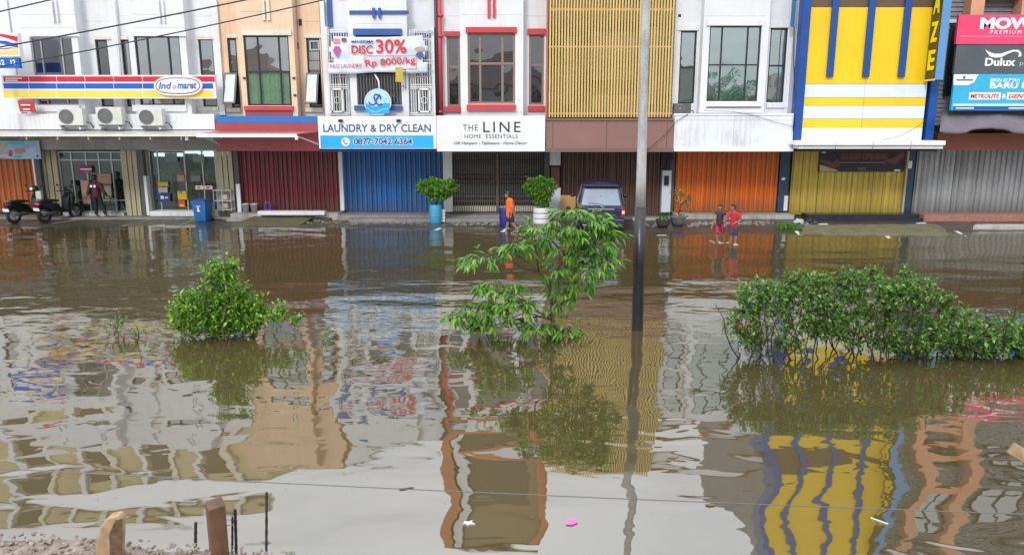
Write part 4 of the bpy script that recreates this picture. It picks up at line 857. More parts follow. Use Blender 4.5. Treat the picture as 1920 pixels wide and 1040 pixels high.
# red awning of the peach house
aw = sign('crimson_awning', 'crimson sheet awning with a white front gutter below the blue fascia', 'awning', 490, 250, 28.4)
x0, x1 = WX(406, 245, 28.99), WX(597, 245, 28.99); xa, xb = WX(372, 254, 27.6), WX(556, 254, 27.6); za, zb = WZ(246, 28.98), WZ(251, 27.6)
AWR = mat('awning_crimson', (.42, .10, .10), .5, .15, 2, dirt=.3)
b = MB(); b.add([(x0, 28.98, za), (x1, 28.98, za), (xb, 27.6, zb), (xa, 27.6, zb), (x0, 28.98, za-.03), (x1, 28.98, za-.03), (xb, 27.6, zb-.03), (xa, 27.6, zb-.03)], [(0, 3, 2, 1), (4, 5, 6, 7), (2, 3, 7, 6), (0, 1, 5, 4), (1, 2, 6, 5), (3, 0, 4, 7)]); b.build('sheet', AWR, aw)
P('gutter', SIGNW, aw, (368, 251, 556, 257.5, 27.5, .12)); P('spout', SIGNW, aw, (553, 256, 558, 262, 27.52, .08), (347, 256, 352, 263, 28.1, .08))
for (a, c_) in ((x0+.1, xa+.1), (x1-.02, xb-.05)):
    b = MB(); b.tube([(a, 28.97, za-.5), (c_, 27.65, zb-.06)], .02, 6); b.build('strut', WHITE2, aw)
# black banner on the mustard shutter
s = sign('black_banner', 'black promotional banner tied across the top of the mustard shutter', 'banner', 1615, 303, YSHUT-.2)
Yk = YSHUT-.15; P('cloth', mat('banner_black', (.018, .018, .026), .5, .3, 3), s, (1536, 284, 1697, 322, Yk, .02)); TM = flat('banner_maroon', (.16, .035, .045))
text('GRAND OPENING', TM, s, 1576, 287, 1664, 299, Yk, bold=.06); P('banner_line', flat('banner_dim', (.2, .2, .16)), s, (1572, 304, 1660, 305.5, Yk-.004, .004)); text('DISKON', flat('banner_dim', (.2, .2, .16)), s, 1608, 313, 1622, 319, Yk); P('banner_tag', TWHT, s, (1677, 318, 1688, 321, Yk-.004, .004), (1541, 285, 1549, 287, Yk-.004, .004))
ribbon([(1537, 299), (1550, 300), (1562, 306), (1570, 297)], [(1537, 304), (1550, 309), (1563, 316), (1576, 310)], Yk-.005, TM, s, 'swash'); ribbon([(1660, 300), (1675, 296), (1690, 286), (1696, 286)], [(1662, 303), (1678, 308), (1688, 300), (1696, 292)], Yk-.005, TM, s, 'swash')
ribbon([(1537, 309), (1548, 312), (1560, 316), (1570, 319)], [(1537, 321.5), (1548, 321.5), (1560, 321.5), (1572, 321.5)], Yk-.006, flat('banner_straw', (.42, .40, .17)), s, 'swash')
# ==================================================================== air conditioners
ACW = mat('ac_casing', (.60, .60, .56), .45, .1, 3, dirt=.3)
def ac(px0, py0, px1, py1, Y, label, dark=False):
    r = sign('air_conditioner', label, 'air conditioner', (px0+px1)/2, (py0+py1)/2, Y, 'outdoor units on the first floor ledge')
    b = MB(); b.pbox(px0, py0, px1, py1, Y, .32); b.build('casing', DGREY if dark else ACW, r, bevel=.012)
    fx = px0+(px1-px0)*.36; fy = (py0+py1)/2; rr = (py1-py0)*.40/47.5; cx, cz = W(fx, fy, Y)
    b = MB(); b.add([(cx+rr*math.cos(t), Y-.012, cz+rr*math.sin(t)) for t in np.linspace(0, 2*math.pi, 24, endpoint=False)]+[(cx+rr*math.cos(t), Y-.001, cz+rr*math.sin(t)) for t in np.linspace(0, 2*math.pi, 24, endpoint=False)], [tuple(range(24))]+[(i, i+24, (i+1) % 24+24, (i+1) % 24) for i in range(24)]); b.build('fan_opening', BLACKM if dark else flat('fan_grey', (.10, .105, .11)), r)
    b = MB()
    for q in (.35, .6, .85, 1.0): b.tube([(cx+rr*q*math.cos(t), Y-.02, cz+rr*q*math.sin(t)) for t in np.linspace(0, 2*math.pi, 21)], .006, 4, cap=False)
    for t in np.linspace(0, math.pi, 6, endpoint=False): b.tube([(cx+rr*math.cos(t), Y-.02, cz+rr*math.sin(t)), (cx-rr*math.cos(t), Y-.02, cz-rr*math.sin(t))], .005, 4)
    tag(b.build('fan_guard', GREYW, r), kind='stuff')
    for q in (px0+5, px1-8): P('foot', GREYW, r, (q, py1, q+3, py1+3, Y+.03, .25))
    x, z = W(px1, py1-6, Y); b = MB(); b.tube([(x-.01, Y+.2, z), (x+.14, Y+.25, z-.02), (x+.18, Y+.4, z-.22)], .02, 6); b.build('pipe', BLACKM, r)
ac(107, 203, 155, 235, 28.75, 'cream outdoor air conditioner unit, leftmost of the three on the ledge'); ac(180, 201, 228, 234, 28.75, 'cream outdoor air conditioner unit, middle of the three on the ledge'); ac(258, 204, 304, 236, 28.75, 'cream outdoor air conditioner unit, rightmost of the three on the ledge')
ac(1264, 194, 1296, 213, 29.2, 'small grey outdoor unit with a black fan above the white fascia', True)
P('ledge_bracket', WHITE2, h1, *[(q, 238, q+3, 243, 28.8, .4) for q in (112, 148, 186, 222, 264, 298)])
# ==================================================================== pole and cables
X, Yp = G(1195, 617); t_ = W(1206, 15, Yp)
pole = empty('utility_pole', (X, Yp, 0), 'tall concrete utility pole, black painted below, standing in the flood', 'utility pole')
lean = (t_[0]-X)/t_[1]*.55
zb = WZ(388, Yp); rb = .109
CP = mat('pole_concrete', (.42, .42, .42), .7, .2, 3, dirt=.75, dirtc=(.17, .165, .15), bump=.006, bscale=25, streak=(14, 14, 2.5)); BP = mat('pole_black_paint', (.012, .013, .016), .3, .3, 4, dirt=.35, dirtc=(.05, .045, .038), low=.25, streak=(10, 10, 1.5), bump=.003, bscale=18)
b = MB(); b.lathe([(rb+.004, -.6), (rb+.003, 0), (rb-.002, zb*.5), (rb-.006, zb)], n=28); b.build('black_base', BP, pole, smooth=True, local=True)
b = MB(); b.lathe([(rb-.012, zb), (rb-.02, 3), (rb-.038, 6), (rb-.055, 9.5)], n=28); b.build('shaft', CP, pole, smooth=True, local=True)
b = MB(); b.obox((0, 0, 8.8), 1.6, .08, .08); b.build('cross_arm', GREYW, pole, local=True)
pole.rotation_euler = (0, math.atan(lean), 0)
def cable(name, label, pts, r, m_, n=24, sag=0):
    """pts: (px,py,Y) ends"""
    (a, c_) = pts; A = Vector((*[W(a[0], a[1], a[2])[0]], a[2], W(a[0], a[1], a[2])[1])); B = Vector((W(c_[0], c_[1], c_[2])[0], c_[2], W(c_[0], c_[1], c_[2])[1]))
    b = MB(); b.tube([A.lerp(B, t)-Vector((0, 0, sag*4*t*(1-t))) for t in np.linspace(0, 1, n)], r, 6); return tag(b.build(name, m_, smooth=True), label, 'cable', 'overhead cables')
CB = flat('cable_black', (.02, .022, .025), .5)
cable('overhead_cable', 'upper black overhead cable crossing the white facade at top left', ((-160, 116, 6), (640, -38, 6)), .0060, CB, sag=.02)
cable('overhead_cable', 'lower black overhead cable crossing the striped sign end', ((-120, 146, 6), (700, -22, 6)), .0050, CB, sag=.03)
cable('overhead_cable', 'short piece of cable in the extreme top left corner', ((-120, 50, 6), (120, -6, 6)), .0055, CB)
c_ = cable('slack_wire', 'thin grey wire stretched low across the water in the foreground', ((-300, 861, 5), (2200, 972, 5)), .0036, flat('wire_grey', (.12, .125, .13), .4), n=40, sag=.035); c_['group'] = 'wires'; del c_['group']
def fwire(label, pts, r=.012):
    b = MB(); P3 = [Vector((W(a, q, Y)[0], Y, W(a, q, Y)[1])) for a, q, Y in pts]; out_ = []
    for i in range(len(P3)-1):
        for t in np.linspace(0, 1, 8, endpoint=False): out_.append(P3[i].lerp(P3[i+1], t))
    out_.append(P3[-1]); b.tube(out_, r, 5); tag(b.build('facade_wire', CB, smooth=True), label, 'wire')
fwire('black wire looping down the brown fascia to the white board', [(1212, 282, 28.9), (1225, 272, 28.9), (1250, 250, 28.9), (1268, 228, 28.9), (1290, 214, 28.95)])
fwire('grey wire sagging along the top of the white fascia board', [(1320, 208, 28.95), (1370, 209, 28.93), (1410, 215, 28.93), (1450, 228, 28.93), (1487, 237, 28.93)], .008)
fwire('thin wire curving across the pale and yellow stripes', [(1640, 266, 29.0), (1690, 254, 29.0), (1720, 238, 29.0), (1742, 220, 29.0)], .008)
fwire('bundle of dark wires down the joint beside the blue column', [(1489, 50, 29.3), (1488, 110, 29.2), (1491, 200, 29.0), (1487, 240, 28.95), (1490, 284, 28.9)], .02)
# ==================================================================== foliage
def leaf_batch(pos, dirs, length, width, droop, name, m, parent, fold=.25, seg=2, local=False, kind='stuff'):
    """many curved, folded leaves joined; pos/dirs are Nx3"""
    n = len(pos); pos = np.asarray(pos, float); d = np.asarray(dirs, float); d /= np.linalg.norm(d, axis=1)[:, None]+1e-9
    L_ = np.broadcast_to(length, (n,))[:, None]; Wd = np.broadcast_to(width, (n,))[:, None]
    up = rng.normal(size=(n, 3))*.35+np.array([0, 0, 1.0]); sd = np.cross(d, up); sd /= np.linalg.norm(sd, axis=1)[:, None]+1e-9; nm = np.cross(sd, d)
    st = np.linspace(0, 1, seg+1); rows = []
    for s_ in st:
        c = pos+d*L_*s_-np.array([0, 0, 1.0])*(droop*L_*s_**2); w = Wd*(math.sin(math.pi*min(1, .08+s_*.92))**.75)*.5
        if s_ == st[-1]: w = w*.08
        rows += [c-sd*w+nm*w*fold, c, c+sd*w+nm*w*fold]
    V = np.stack(rows, 1); k = V.shape[1]; fs = []
    base = []
    for i in range(seg): base += [(3*i, 3*i+1, 3*i+4, 3*i+3), (3*i+1, 3*i+2, 3*i+5, 3*i+4)]
    base = np.array(base); Fq = (base[None]+(np.arange(n)*k)[:, None, None]).reshape(-1, 4)
    off = Vector((0, 0, 0)) if local or parent is None else wloc(parent)
    me = bpy.data.meshes.new(name); me.from_pydata((V.reshape(-1, 3)-np.array(off)).tolist(), [], Fq.tolist()); me.materials.append(m); me.update()
    o = link(name, me, parent)
    if kind: tag(o, kind=kind)
    return o
def twig_batch(segs, name, m, parent):
    b = MB()
    for (a, c, r0, r1) in segs: b.tube([a, ((Vector(a)+Vector(c))/2+Vector(rng.normal(size=3)*.015)), c], [r0, (r0+r1)/2, r1], 5)
    return b.build(name, m, parent, smooth=True)
DBARK = mat('dark_bark', (.03, .022, .016), .8, .35, 8)
BARK = mat('bark', (.085, .06, .04), .8, .35, 8, bump=.004, bscale=40)
def PT(px, py, Y): x, z = W(px, py, Y); return Vector((x, Y, z))
def leaf1(seg=3, fold=.25, droop=.35):
    vs = []; fs = []
    for i in range(seg+1):
        s_ = i/seg; w = .5*(math.sin(math.pi*min(1, .06+s_*.94))**.8)*(1 if i < seg else .1); z = -droop*s_**2
        vs += [(s_, -w, z+w*fold), (s_, 0, z), (s_, w, z+w*fold)]
    for i in range(seg): fs += [(3*i, 3*i+1, 3*i+4, 3*i+3), (3*i+1, 3*i+2, 3*i+5, 3*i+4)]
    return vs, fs
# ---- central young tree with long drooping leaflets
LT = leafmat('drooping_leaf', (.012, .045, .009), (.17, .38, .045), (.36, .44, .06), tr=.24, rough=.28)  # dark end kept low, painting shade inside the crown
bx, by = G(1037, 634); tree = empty('young_tree', (bx, by, 0), 'young tree with long drooping green leaflets standing in the flood left of the pole', 'tree')
T0 = Vector((bx, by, -.3)); T1 = PT(1036, 585, by); T2 = PT(1030, 530, by); T3 = PT(1010, 488, by)
b = MB(); b.tube([T0, PT(1037, 622, by), T1, T2], [.05, .045, .035, .028], 8); b.build('trunk', BARK, tree, smooth=True)
limbs = [((1030, 530), (1060, 480), (1095, 430)), ((1030, 530), (1075, 505), (1125, 480)), ((1036, 575), (1070, 560), (1105, 560)), ((1030, 530), (990, 492), (955, 470)), ((955, 470), (915, 478), (885, 488)),
         ((1036, 600), (985, 570), (930, 555)), ((985, 570), (920, 590), (865, 595)), ((1036, 610), (1050, 622), (1062, 625)), ((1036, 590), (960, 600), (920, 612)), ((1060, 480), (1030, 445), (1035, 415)), ((1095, 430), (1120, 410), (1140, 425)), ((1010, 510), (1005, 470), (1000, 430)), ((1036, 585), (1042, 560), (1050, 540)), ((1095, 430), (1080, 405), (1085, 395))]
b = MB()
for i, l in enumerate(limbs+[((1060, 480), (1100, 470), (1150, 445)), ((1036, 600), (985, 585), (950, 600)), ((1010, 510), (975, 500), (935, 470))]):
    dy = rng.uniform(-.35, .35); p = [PT(l[0][0], l[0][1], by), PT(l[1][0], l[1][1], by+dy*.5), PT(l[2][0], l[2][1], by+dy)]
    MB().tube(p, [.02, .014, .008], 6).build('branch', BARK, tree, smooth=True)
clumps = [  # px, py, rx, ry, rdepth, sprays
    (1085, 420, 62, 26, .45, 30), (1060, 455, 50, 28, .45, 20), (1120, 460, 35, 28, .4, 14), (1115, 505, 38, 20, .4, 13), (1085, 545, 34, 18, .35, 10), (1045, 515, 30, 20, .3, 8),
    (985, 462, 38, 12, .35, 11), (950, 470, 24, 12, .3, 7), (905, 492, 30, 10, .3, 8), (930, 545, 50, 14, .35, 13), (955, 572, 48, 18, .4, 18), (890, 588, 42, 14, .35, 14), (855, 598, 18, 10, .25, 6),
    (930, 612, 55, 10, .35, 14), (1045, 565, 22, 16, .25, 6), (1060, 622, 24, 7, .25, 8), (1000, 620, 26, 8, .3, 8), (1010, 430, 22, 16, .3, 5), (1145, 440, 22, 14, .3, 5), (1140, 490, 15, 14, .3, 4)]
pos = []; dr = []; ln = []
for (px, py, rx, ry, rd, ns) in clumps:
    for _ in range(int(ns*2.1)):
        while True:
            a, c, e = rng.uniform(-1, 1, 3)
            if a*a+c*c+e*e < 1: break
        p = PT(px+a*rx*.9, py+c*ry*.8-6, by)+Vector((0, e*rd, 0))
        ax = Vector((a*.8+rng.normal()*.35, e*.8+rng.normal()*.35-.2, .15-c*.35+rng.normal()*.15)).normalized(); rl = rng.uniform(.08, .26); k = rng.integers(7, 11)
        side = ax.cross(Vector((0, 0, 1))).normalized()
        for j in range(k):
            t = j/(k-1); q = p+ax*rl*t-Vector((0, 0, .05*t*t)); s_ = 1 if j % 2 else -1
            dd = (ax*(.35+.75*t)+side*s_*(.85-.55*t)+Vector((0, 0, -.35-.25*rng.random()))+Vector(rng.normal(size=3)*.13))
            if q.z < .03: continue
            pos.append(tuple(q)); dr.append(tuple(dd.normalized())); ln.append(rng.uniform(.09, .22))
pos = np.array(pos); dr = np.array(dr); ln = np.array(ln)
order = np.argsort(pos[:, 1]-ln*3); big = order[:300]; rest = order[300:]
leaf_batch(pos[rest], dr[rest], ln[rest], ln[rest]*.23, .35, 'crown', LT, tree, seg=3)
vs, fs = leaf1(); me = bpy.data.meshes.new('leaf'); me.from_pydata(vs, [], fs); me.materials.append(LT); me.update()
for i in big:
    o = link('leaf', me, tree, tuple(Vector(pos[i])-Vector(tree.location)), tuple(Vector(dr[i]).to_track_quat('X', 'Z').to_euler())); o.scale = (ln[i], ln[i]*.23, ln[i])
# ---- bushes of small leaves on shoots
def bush(name, label, cat, base_px, masses, m, ll=(.05, .085), wr=.5, droop=.15, shoot=(.12, .3), stems=None, upb=.9, per=8, group=None, Yoff=0, dens=1.0):
    X0, Y0 = G(*base_px); r = empty(name, (X0, Y0, 0), label, cat, group); pos = []; dr = []; ln = []; tw = []
    for (px, py, rx, ry, rd, ns) in masses:
        for _ in range(int(ns*dens)):
            while True:
                a, c, e = rng.uniform(-1, 1, 3); q = a*a+c*c+e*e
                if .15 < q < 1: break
            p = PT(px+a*rx, py+c*ry, Y0)+Vector((0, e*rd*.8, 0)); sh = rng.uniform(*shoot)
            ax = Vector((a*.7+rng.normal()*.3, e*.7+rng.normal()*.3, upb-c*.4+rng.normal()*.25)).normalized()
            for j in range(per):
                t = (j+.5)/per; q = p+ax*sh*(t-.5)
                if q.z < .015: continue
                dd = ax*.45+Vector(rng.normal(size=3)*.75)+Vector((0, 0, .15)); pos.append(tuple(q)); dr.append(tuple(dd.normalized())); ln.append(rng.uniform(*ll)*(1-.25*t))
            if rng.random() < .5 and p.z > .05: tw.append((tuple(p-ax*sh*.8), tuple(p+ax*sh*(.45 if rng.random() < .85 else 1.0)), .005, .003))
    leaf_batch(np.array(pos), np.array(dr), np.array(ln), np.array(ln)*wr, droop, 'foliage', m, r, seg=2)
    o = twig_batch(tw, 'twigs', BARK, r); tag(o, kind='stuff')
    for (a, c) in (stems or []):
        e = rng.uniform(-.5, .5); pa = PT(a[0], a[1], Y0+e); pc = PT(c[0], c[1], Y0+e*1.2); pa.z = -.1; mid = (pa+pc)/2+Vector((rng.normal()*.07, 0, rng.normal()*.05)); MB().tube([pa, pa.lerp(mid, .5)+Vector((rng.normal()*.03, 0, 0)), mid, mid.lerp(pc, .5)+Vector((rng.normal()*.03, 0, 0)), pc], [.014, .012, .011, .009, .006], 5).build('stem', DBARK, r, smooth=True)
    return r
LH = leafmat('hedge_leaf', (.010, .036, .008), (.15, .34, .045), (.34, .36, .09), tr=.18, rough=.32)  # hedge and bush dark ends lowered to suggest shade within the foliage
LB_ = leafmat('bright_bush_leaf', (.014, .05, .008), (.24, .50, .04), (.40, .50, .05), tr=.26)
bush('flooded_bush', 'bright green leafy bush rising to a spire, half drowned left of centre', 'bush', (415, 630), [(405, 588, 84, 36, .5, 420), (415, 605, 74, 22, .5, 150), (345, 560, 10, 10, .1, 9), (380, 545, 12, 12, .1, 12), (455, 560, 14, 14, .1, 14), (400, 500, 8, 8, .1, 8), (436, 496, 8, 8, .1, 8), (460, 570, 40, 22, .4, 90), (415, 512, 34, 24, .3, 95), (430, 540, 40, 22, .3, 80), (365, 563, 40, 16, .3, 50), (350, 600, 38, 26, .35, 70), (470, 595, 55, 24, .4, 110), (520, 592, 34, 12, .25, 28), (555, 598, 14, 10, .15, 10), (530, 576, 10, 8, .1, 8), (325, 590, 10, 14, .15, 10)], LB_,
     ll=(.05, .12), stems=[((410, 632), (412, 540)), ((440, 632), (500, 590)), ((400, 632), (350, 580)), ((420, 632), (430, 530))], Yoff=0)
bush('submerged_sprig', 'sparse drowned sprig at the far left of the bushes', 'plant', (220, 626), [(218, 610, 20, 12, .2, 14), (216, 598, 6, 8, .1, 4)], LH, ll=(.05, .08), stems=[((218, 628), (216, 596))])
bush('submerged_sprig', 'tiny drowned sprig just left of the bright bush', 'plant', (256, 632), [(256, 622, 9, 8, .1, 8)], LH, ll=(.05, .08), stems=[((256, 632), (256, 612))])
bush('submerged_sprig', 'small tuft of leaves between the bright bush and the tree', 'plant', (614, 636), [(612, 629, 16, 4, .15, 10)], LB_, ll=(.04, .06), stems=[((612, 636), (610, 624))])
hm = [(1440, 560, 60, 34, .45, 210), (1400, 595, 34, 26, .4, 80), (1530, 550, 70, 32, .6, 330), (1640, 545, 75, 34, .65, 400), (1700, 560, 50, 34, .6, 230), (1600, 600, 90, 36, .6, 300), (1700, 620, 80, 36, .7, 330), (1780, 610, 60, 34, .7, 240), (1740, 556, 40, 18, .4, 90), (1850, 628, 70, 34, .6, 330), (1930, 628, 60, 36, .6, 280), (2020, 620, 70, 40, .6, 260), (2120, 600, 60, 44, .8, 200),
      (1700, 512, 16, 10, .2, 22), (1738, 530, 18, 14, .25, 30), (1636, 510, 14, 8, .2, 16), (1500, 522, 34, 10, .3, 50), (1366, 620, 14, 12, .2, 12), (1790, 582, 24, 10, .3, 34), (1720, 650, 80, 16, .5, 150), (1840, 652, 80, 18, .5, 170), (1420, 560, 50, 26, .45, 110), (1560, 600, 60, 24, .5, 120), (1450, 644, 80, 12, .4, 70), (1545, 520, 20, 12, .2, 30), (1590, 515, 14, 12, .2, 24), (1430, 535, 20, 14, .2, 24), (1770, 560, 16, 12, .2, 20), (1440, 622, 60, 20, .45, 90), (1405, 628, 26, 18, .4, 60), (1500, 600, 50, 20, .5, 90), (1545, 622, 45, 14, .4, 50), (1620, 640, 60, 12, .4, 60), (1950, 650, 60, 20, .5, 120)]
hedge = bush('flowering_hedge', 'long dark green hedge with bare stems showing, half drowned at the right', 'hedge', (1650, 668), hm, LH, ll=(.04, .11), wr=.55, dens=.66, shoot=(.12, .26),
     stems=[((1400+q*9+rng.uniform(-14, 14), 660), (1390+q*9.5+rng.uniform(-50, 50), 585+rng.uniform(-25, 25))) for q in range(58)])
FL = flat('flower_red', (.5, .03, .02))
for (px, py) in ((1388, 612), (1402, 606), (1884, 660)):
    p = PT(px, py, G(1650, 668)[1]-.3); b = MB()
    for k in range(5): t = k*1.256; b.sphere((p.x+.02*math.cos(t), p.y, p.z+.02*math.sin(t)), .014, .008, .014, 6, 4)
    b.build('flower', FL, hedge)
for (px, py, s_, c_) in ((1886, 664, .12, (.25, .4, .5)), (1905, 668, .15, (.2, .32, .38)), (1828, 662, .08, (.45, .47, .47))): pass
# ---- topiary
LP = leafmat('topiary_leaf', (.04, .14, .015), (.18, .40, .04), (.36, .46, .05), tr=.25)
def topiary(label, px, pyb, crown, stem, pot, group='clipped shrubs in tubs before the shops'):
    X0, Y0 = G(px, pyb); r = empty('potted_shrub', (X0, Y0, 0), label, 'potted shrub', group); pot(r, X0, Y0)
    pos = []; dr = []
    for (cx, cy, rx, ry, n) in crown:
        c = PT(cx, cy, Y0)
        for _ in range(n):
            v_ = rng.normal(size=3); v_ /= np.linalg.norm(v_); rad = rng.uniform(.8, 1.0); k = (1+.17*math.sin(v_[0]*7+cx)+.13*math.sin(v_[2]*9+cx)+(.25*rng.random() if rng.random() < .04 else 0))
            p = (c.x+v_[0]*rx/51*rad*k, c.y+v_[1]*rx/51*rad*.9, c.z+v_[2]*ry/51*rad*k); pos.append(p); dr.append(v_*.8+rng.normal(size=3)*.5+np.array([0, 0, .2]))
    ln = rng.uniform(.07, .12, len(pos)); leaf_batch(np.array(pos), np.array(dr), ln, ln*.6, .2, 'crown', LP, r)
    a, c = PT(*stem[0], Y0), PT(*stem[1], Y0); MB().tube([a, (a+c)/2+Vector((.03, 0, 0)), c], [.035, .03, .025], 7).build('trunk', BARK, r, smooth=True)
    return r
DRUM = mat('sky_blue_plastic', (.05, .32, .52), .4, .12, 3, dirt=.2)
def drumpot(r, X0, Y0):
    b = MB(); b.lathe([(.21, -.02), (.235, .06), (.25, .3), (.255, .55), (.245, .72), (.225, .76), (.215, .75), (.20, .70)], (X0, Y0, 0), 24); b.build('drum', DRUM, r, smooth=True)
    b = MB(); b.lathe([(.253, .0), (.262, .01), (.262, .03), (.253, .04)], (X0, Y0, .3), 24); b.build('drum_rib', DRUM, r, smooth=True)
topiary('clipped round shrub in a sky blue plastic drum', 817, 419, [(820, 352, 35, 19, 2600), (798, 350, 17, 13, 500), (842, 350, 17, 13, 500), (822, 366, 24, 9, 400)], ((817, 385), (819, 362)), drumpot)
def ringpot(r, X0, Y0):
    for k in range(3):
        b = MB(); b.lathe([(.29, .0), (.33, .03), (.33, .17), (.31, .20)], (X0, Y0, k*.215-.01), 20); b.build('ring', WHITE2, r)
topiary('clipped leafy shrub in a pot of stacked white concrete rings', 1015, 419, [(1013, 350, 28, 19, 2000), (1017, 370, 18, 14, 700)], ((1016, 392), (1014, 362)), ringpot)
o = empty('block_stack', (WX(829, 400, 29.5), 29.5, 0), 'stack of small white blocks beside the sky blue drum', 'blocks')
for k in range(4): b = MB(); b.pbox(825+(k % 2), 393+k*6, 834, 398+k*6, 29.4, .2); b.build('block', WHITE2, o)
# plants before the white pillar
LS = leafmat('frangipani_leaf', (.03, .09, .02), (.14, .22, .05), (.55, .55, .10), tr=.25)
def potplant(label, px, pyb, potm, pr, ph, stems, leaves, ll=(.12, .2)):
    X0, Y0 = G(px, pyb, .08); r = empty('potted_plant', (X0, Y0, 0), label, 'potted plant')
    b = MB(); b.lathe([(pr*.6, 0), (pr*.95, ph*.45), (pr, ph*.9), (pr*1.08, ph), (pr*.9, ph*.97), (pr*.86, ph*.88)], (X0, Y0, .05), 16); b.build('pot', potm, r, smooth=True)
    for s_ in stems: MB().tube([PT(a, c, Y0) for a, c in s_], [.028, .02, .012][:len(s_)] if len(s_) <= 3 else [.028]+[.016]*(len(s_)-1), 6).build('stem', BARK, r, smooth=True)
    pos = []; dr = []
    for (cx, cy, rx, ry, n) in leaves:
        for _ in range(n):
            v_ = rng.normal(size=3); v_ /= np.linalg.norm(v_); c = PT(cx, cy, Y0); pos.append((c.x+v_[0]*rx/50*.4, c.y+v_[1]*.15, c.z+v_[2]*ry/50*.4)); dr.append(v_+np.array([0, 0, .25]))
    ln = rng.uniform(*ll, len(pos)); leaf_batch(np.array(pos), np.array(dr), ln, ln*.3, .25, 'foliage', LS, r, seg=3)
POTB = mat('dark_clay', (.07, .055, .05), .7, .35, 6); POTG = mat('grey_stone_pot', (.12, .125, .13), .8, .35, 8, bump=.01, bscale=20)
potplant('grey stone pot with a leaning shrub of pale green leaves before the orange shutter', 1271, 422, POTG, .30, .36, [[(1272, 402), (1278, 380), (1272, 366)], [(1278, 385), (1288, 372), (1290, 366)], [(1272, 372), (1264, 362)]], [(1268, 362, 16, 12, 40), (1285, 371, 16, 12, 46), (1275, 383, 10, 6, 12), (1292, 380, 8, 6, 8), (1285, 400, 18, 14, 22)])
potplant('low dark clay pot with greyish succulent leaves beside the white pillar', 1243, 424, POTB, .27, .3, [[(1243, 408), (1243, 402)]], [(1243, 404, 24, 6, 50)], ll=(.1, .2))
# weeds on the bank
GRS = leafmat('grass_blade', (.03, .09, .015), (.12, .26, .03), tr=.25)
def grass(px0, px1, py, n, hgt, label):
    pos = []; dr = []; X0, Y0 = G((px0+px1)/2, py)
    for _ in range(n):
        x, y = G(rng.uniform(px0, px1), py+rng.normal()*1.5); pos.append((x, y, max(0, ground_h(x, y)))); dr.append((rng.normal()*.4, rng.normal()*.4, 1))
    ln = rng.uniform(hgt*.4, hgt, n); o = leaf_batch(np.array(pos), np.array(dr), ln, ln*.06+.008, .3, 'grass', GRS, None, seg=3); tag(o, label, 'grass', kind='stuff')
grass(1456, 1500, 429, 700, .34, 'tuft of green weeds at the water edge before the orange shutter')
grass(1340, 1400, 424, 60, .12, 'low weeds along the bank behind the two children'); grass(560, 640, 421, 110, .1, 'mossy weeds below the broken concrete ramp')
# ==================================================================== people
SKIN = mat('skin_brown', (.27, .135, .08), .5, .08, 10); HAIR = flat('hair_black', (.012, .011, .012), .5)
def remesh(b, name, m, parent, vox=.012, smooth_it=2):
    me = b.mesh('tmp'); o = bpy.data.objects.new('tmp', me); col.objects.link(o)
    md = o.modifiers.new('r', 'REMESH'); md.mode = 'VOXEL'; md.voxel_size = vox
    sm = o.modifiers.new('s', 'SMOOTH'); sm.factor = .5; sm.iterations = smooth_it
    dg = bpy.context.evaluated_depsgraph_get(); me2 = bpy.data.meshes.new_from_object(o.evaluated_get(dg)); bpy.data.objects.remove(o)
    me2.materials.clear(); me2.materials.append(m); me2.shade_smooth(); me2.name = name; return link(name, me2, parent)
def cap(b, p0, r0, p1, r1, n=12):
    p0, p1 = Vector(p0), Vector(p1); b.tube([p0, p0.lerp(p1, .5), p1], [r0, (r0+r1)/2, r1], n); b.sphere(p0, r0, n=n, m=8); b.sphere(p1, r1, n=n, m=8)
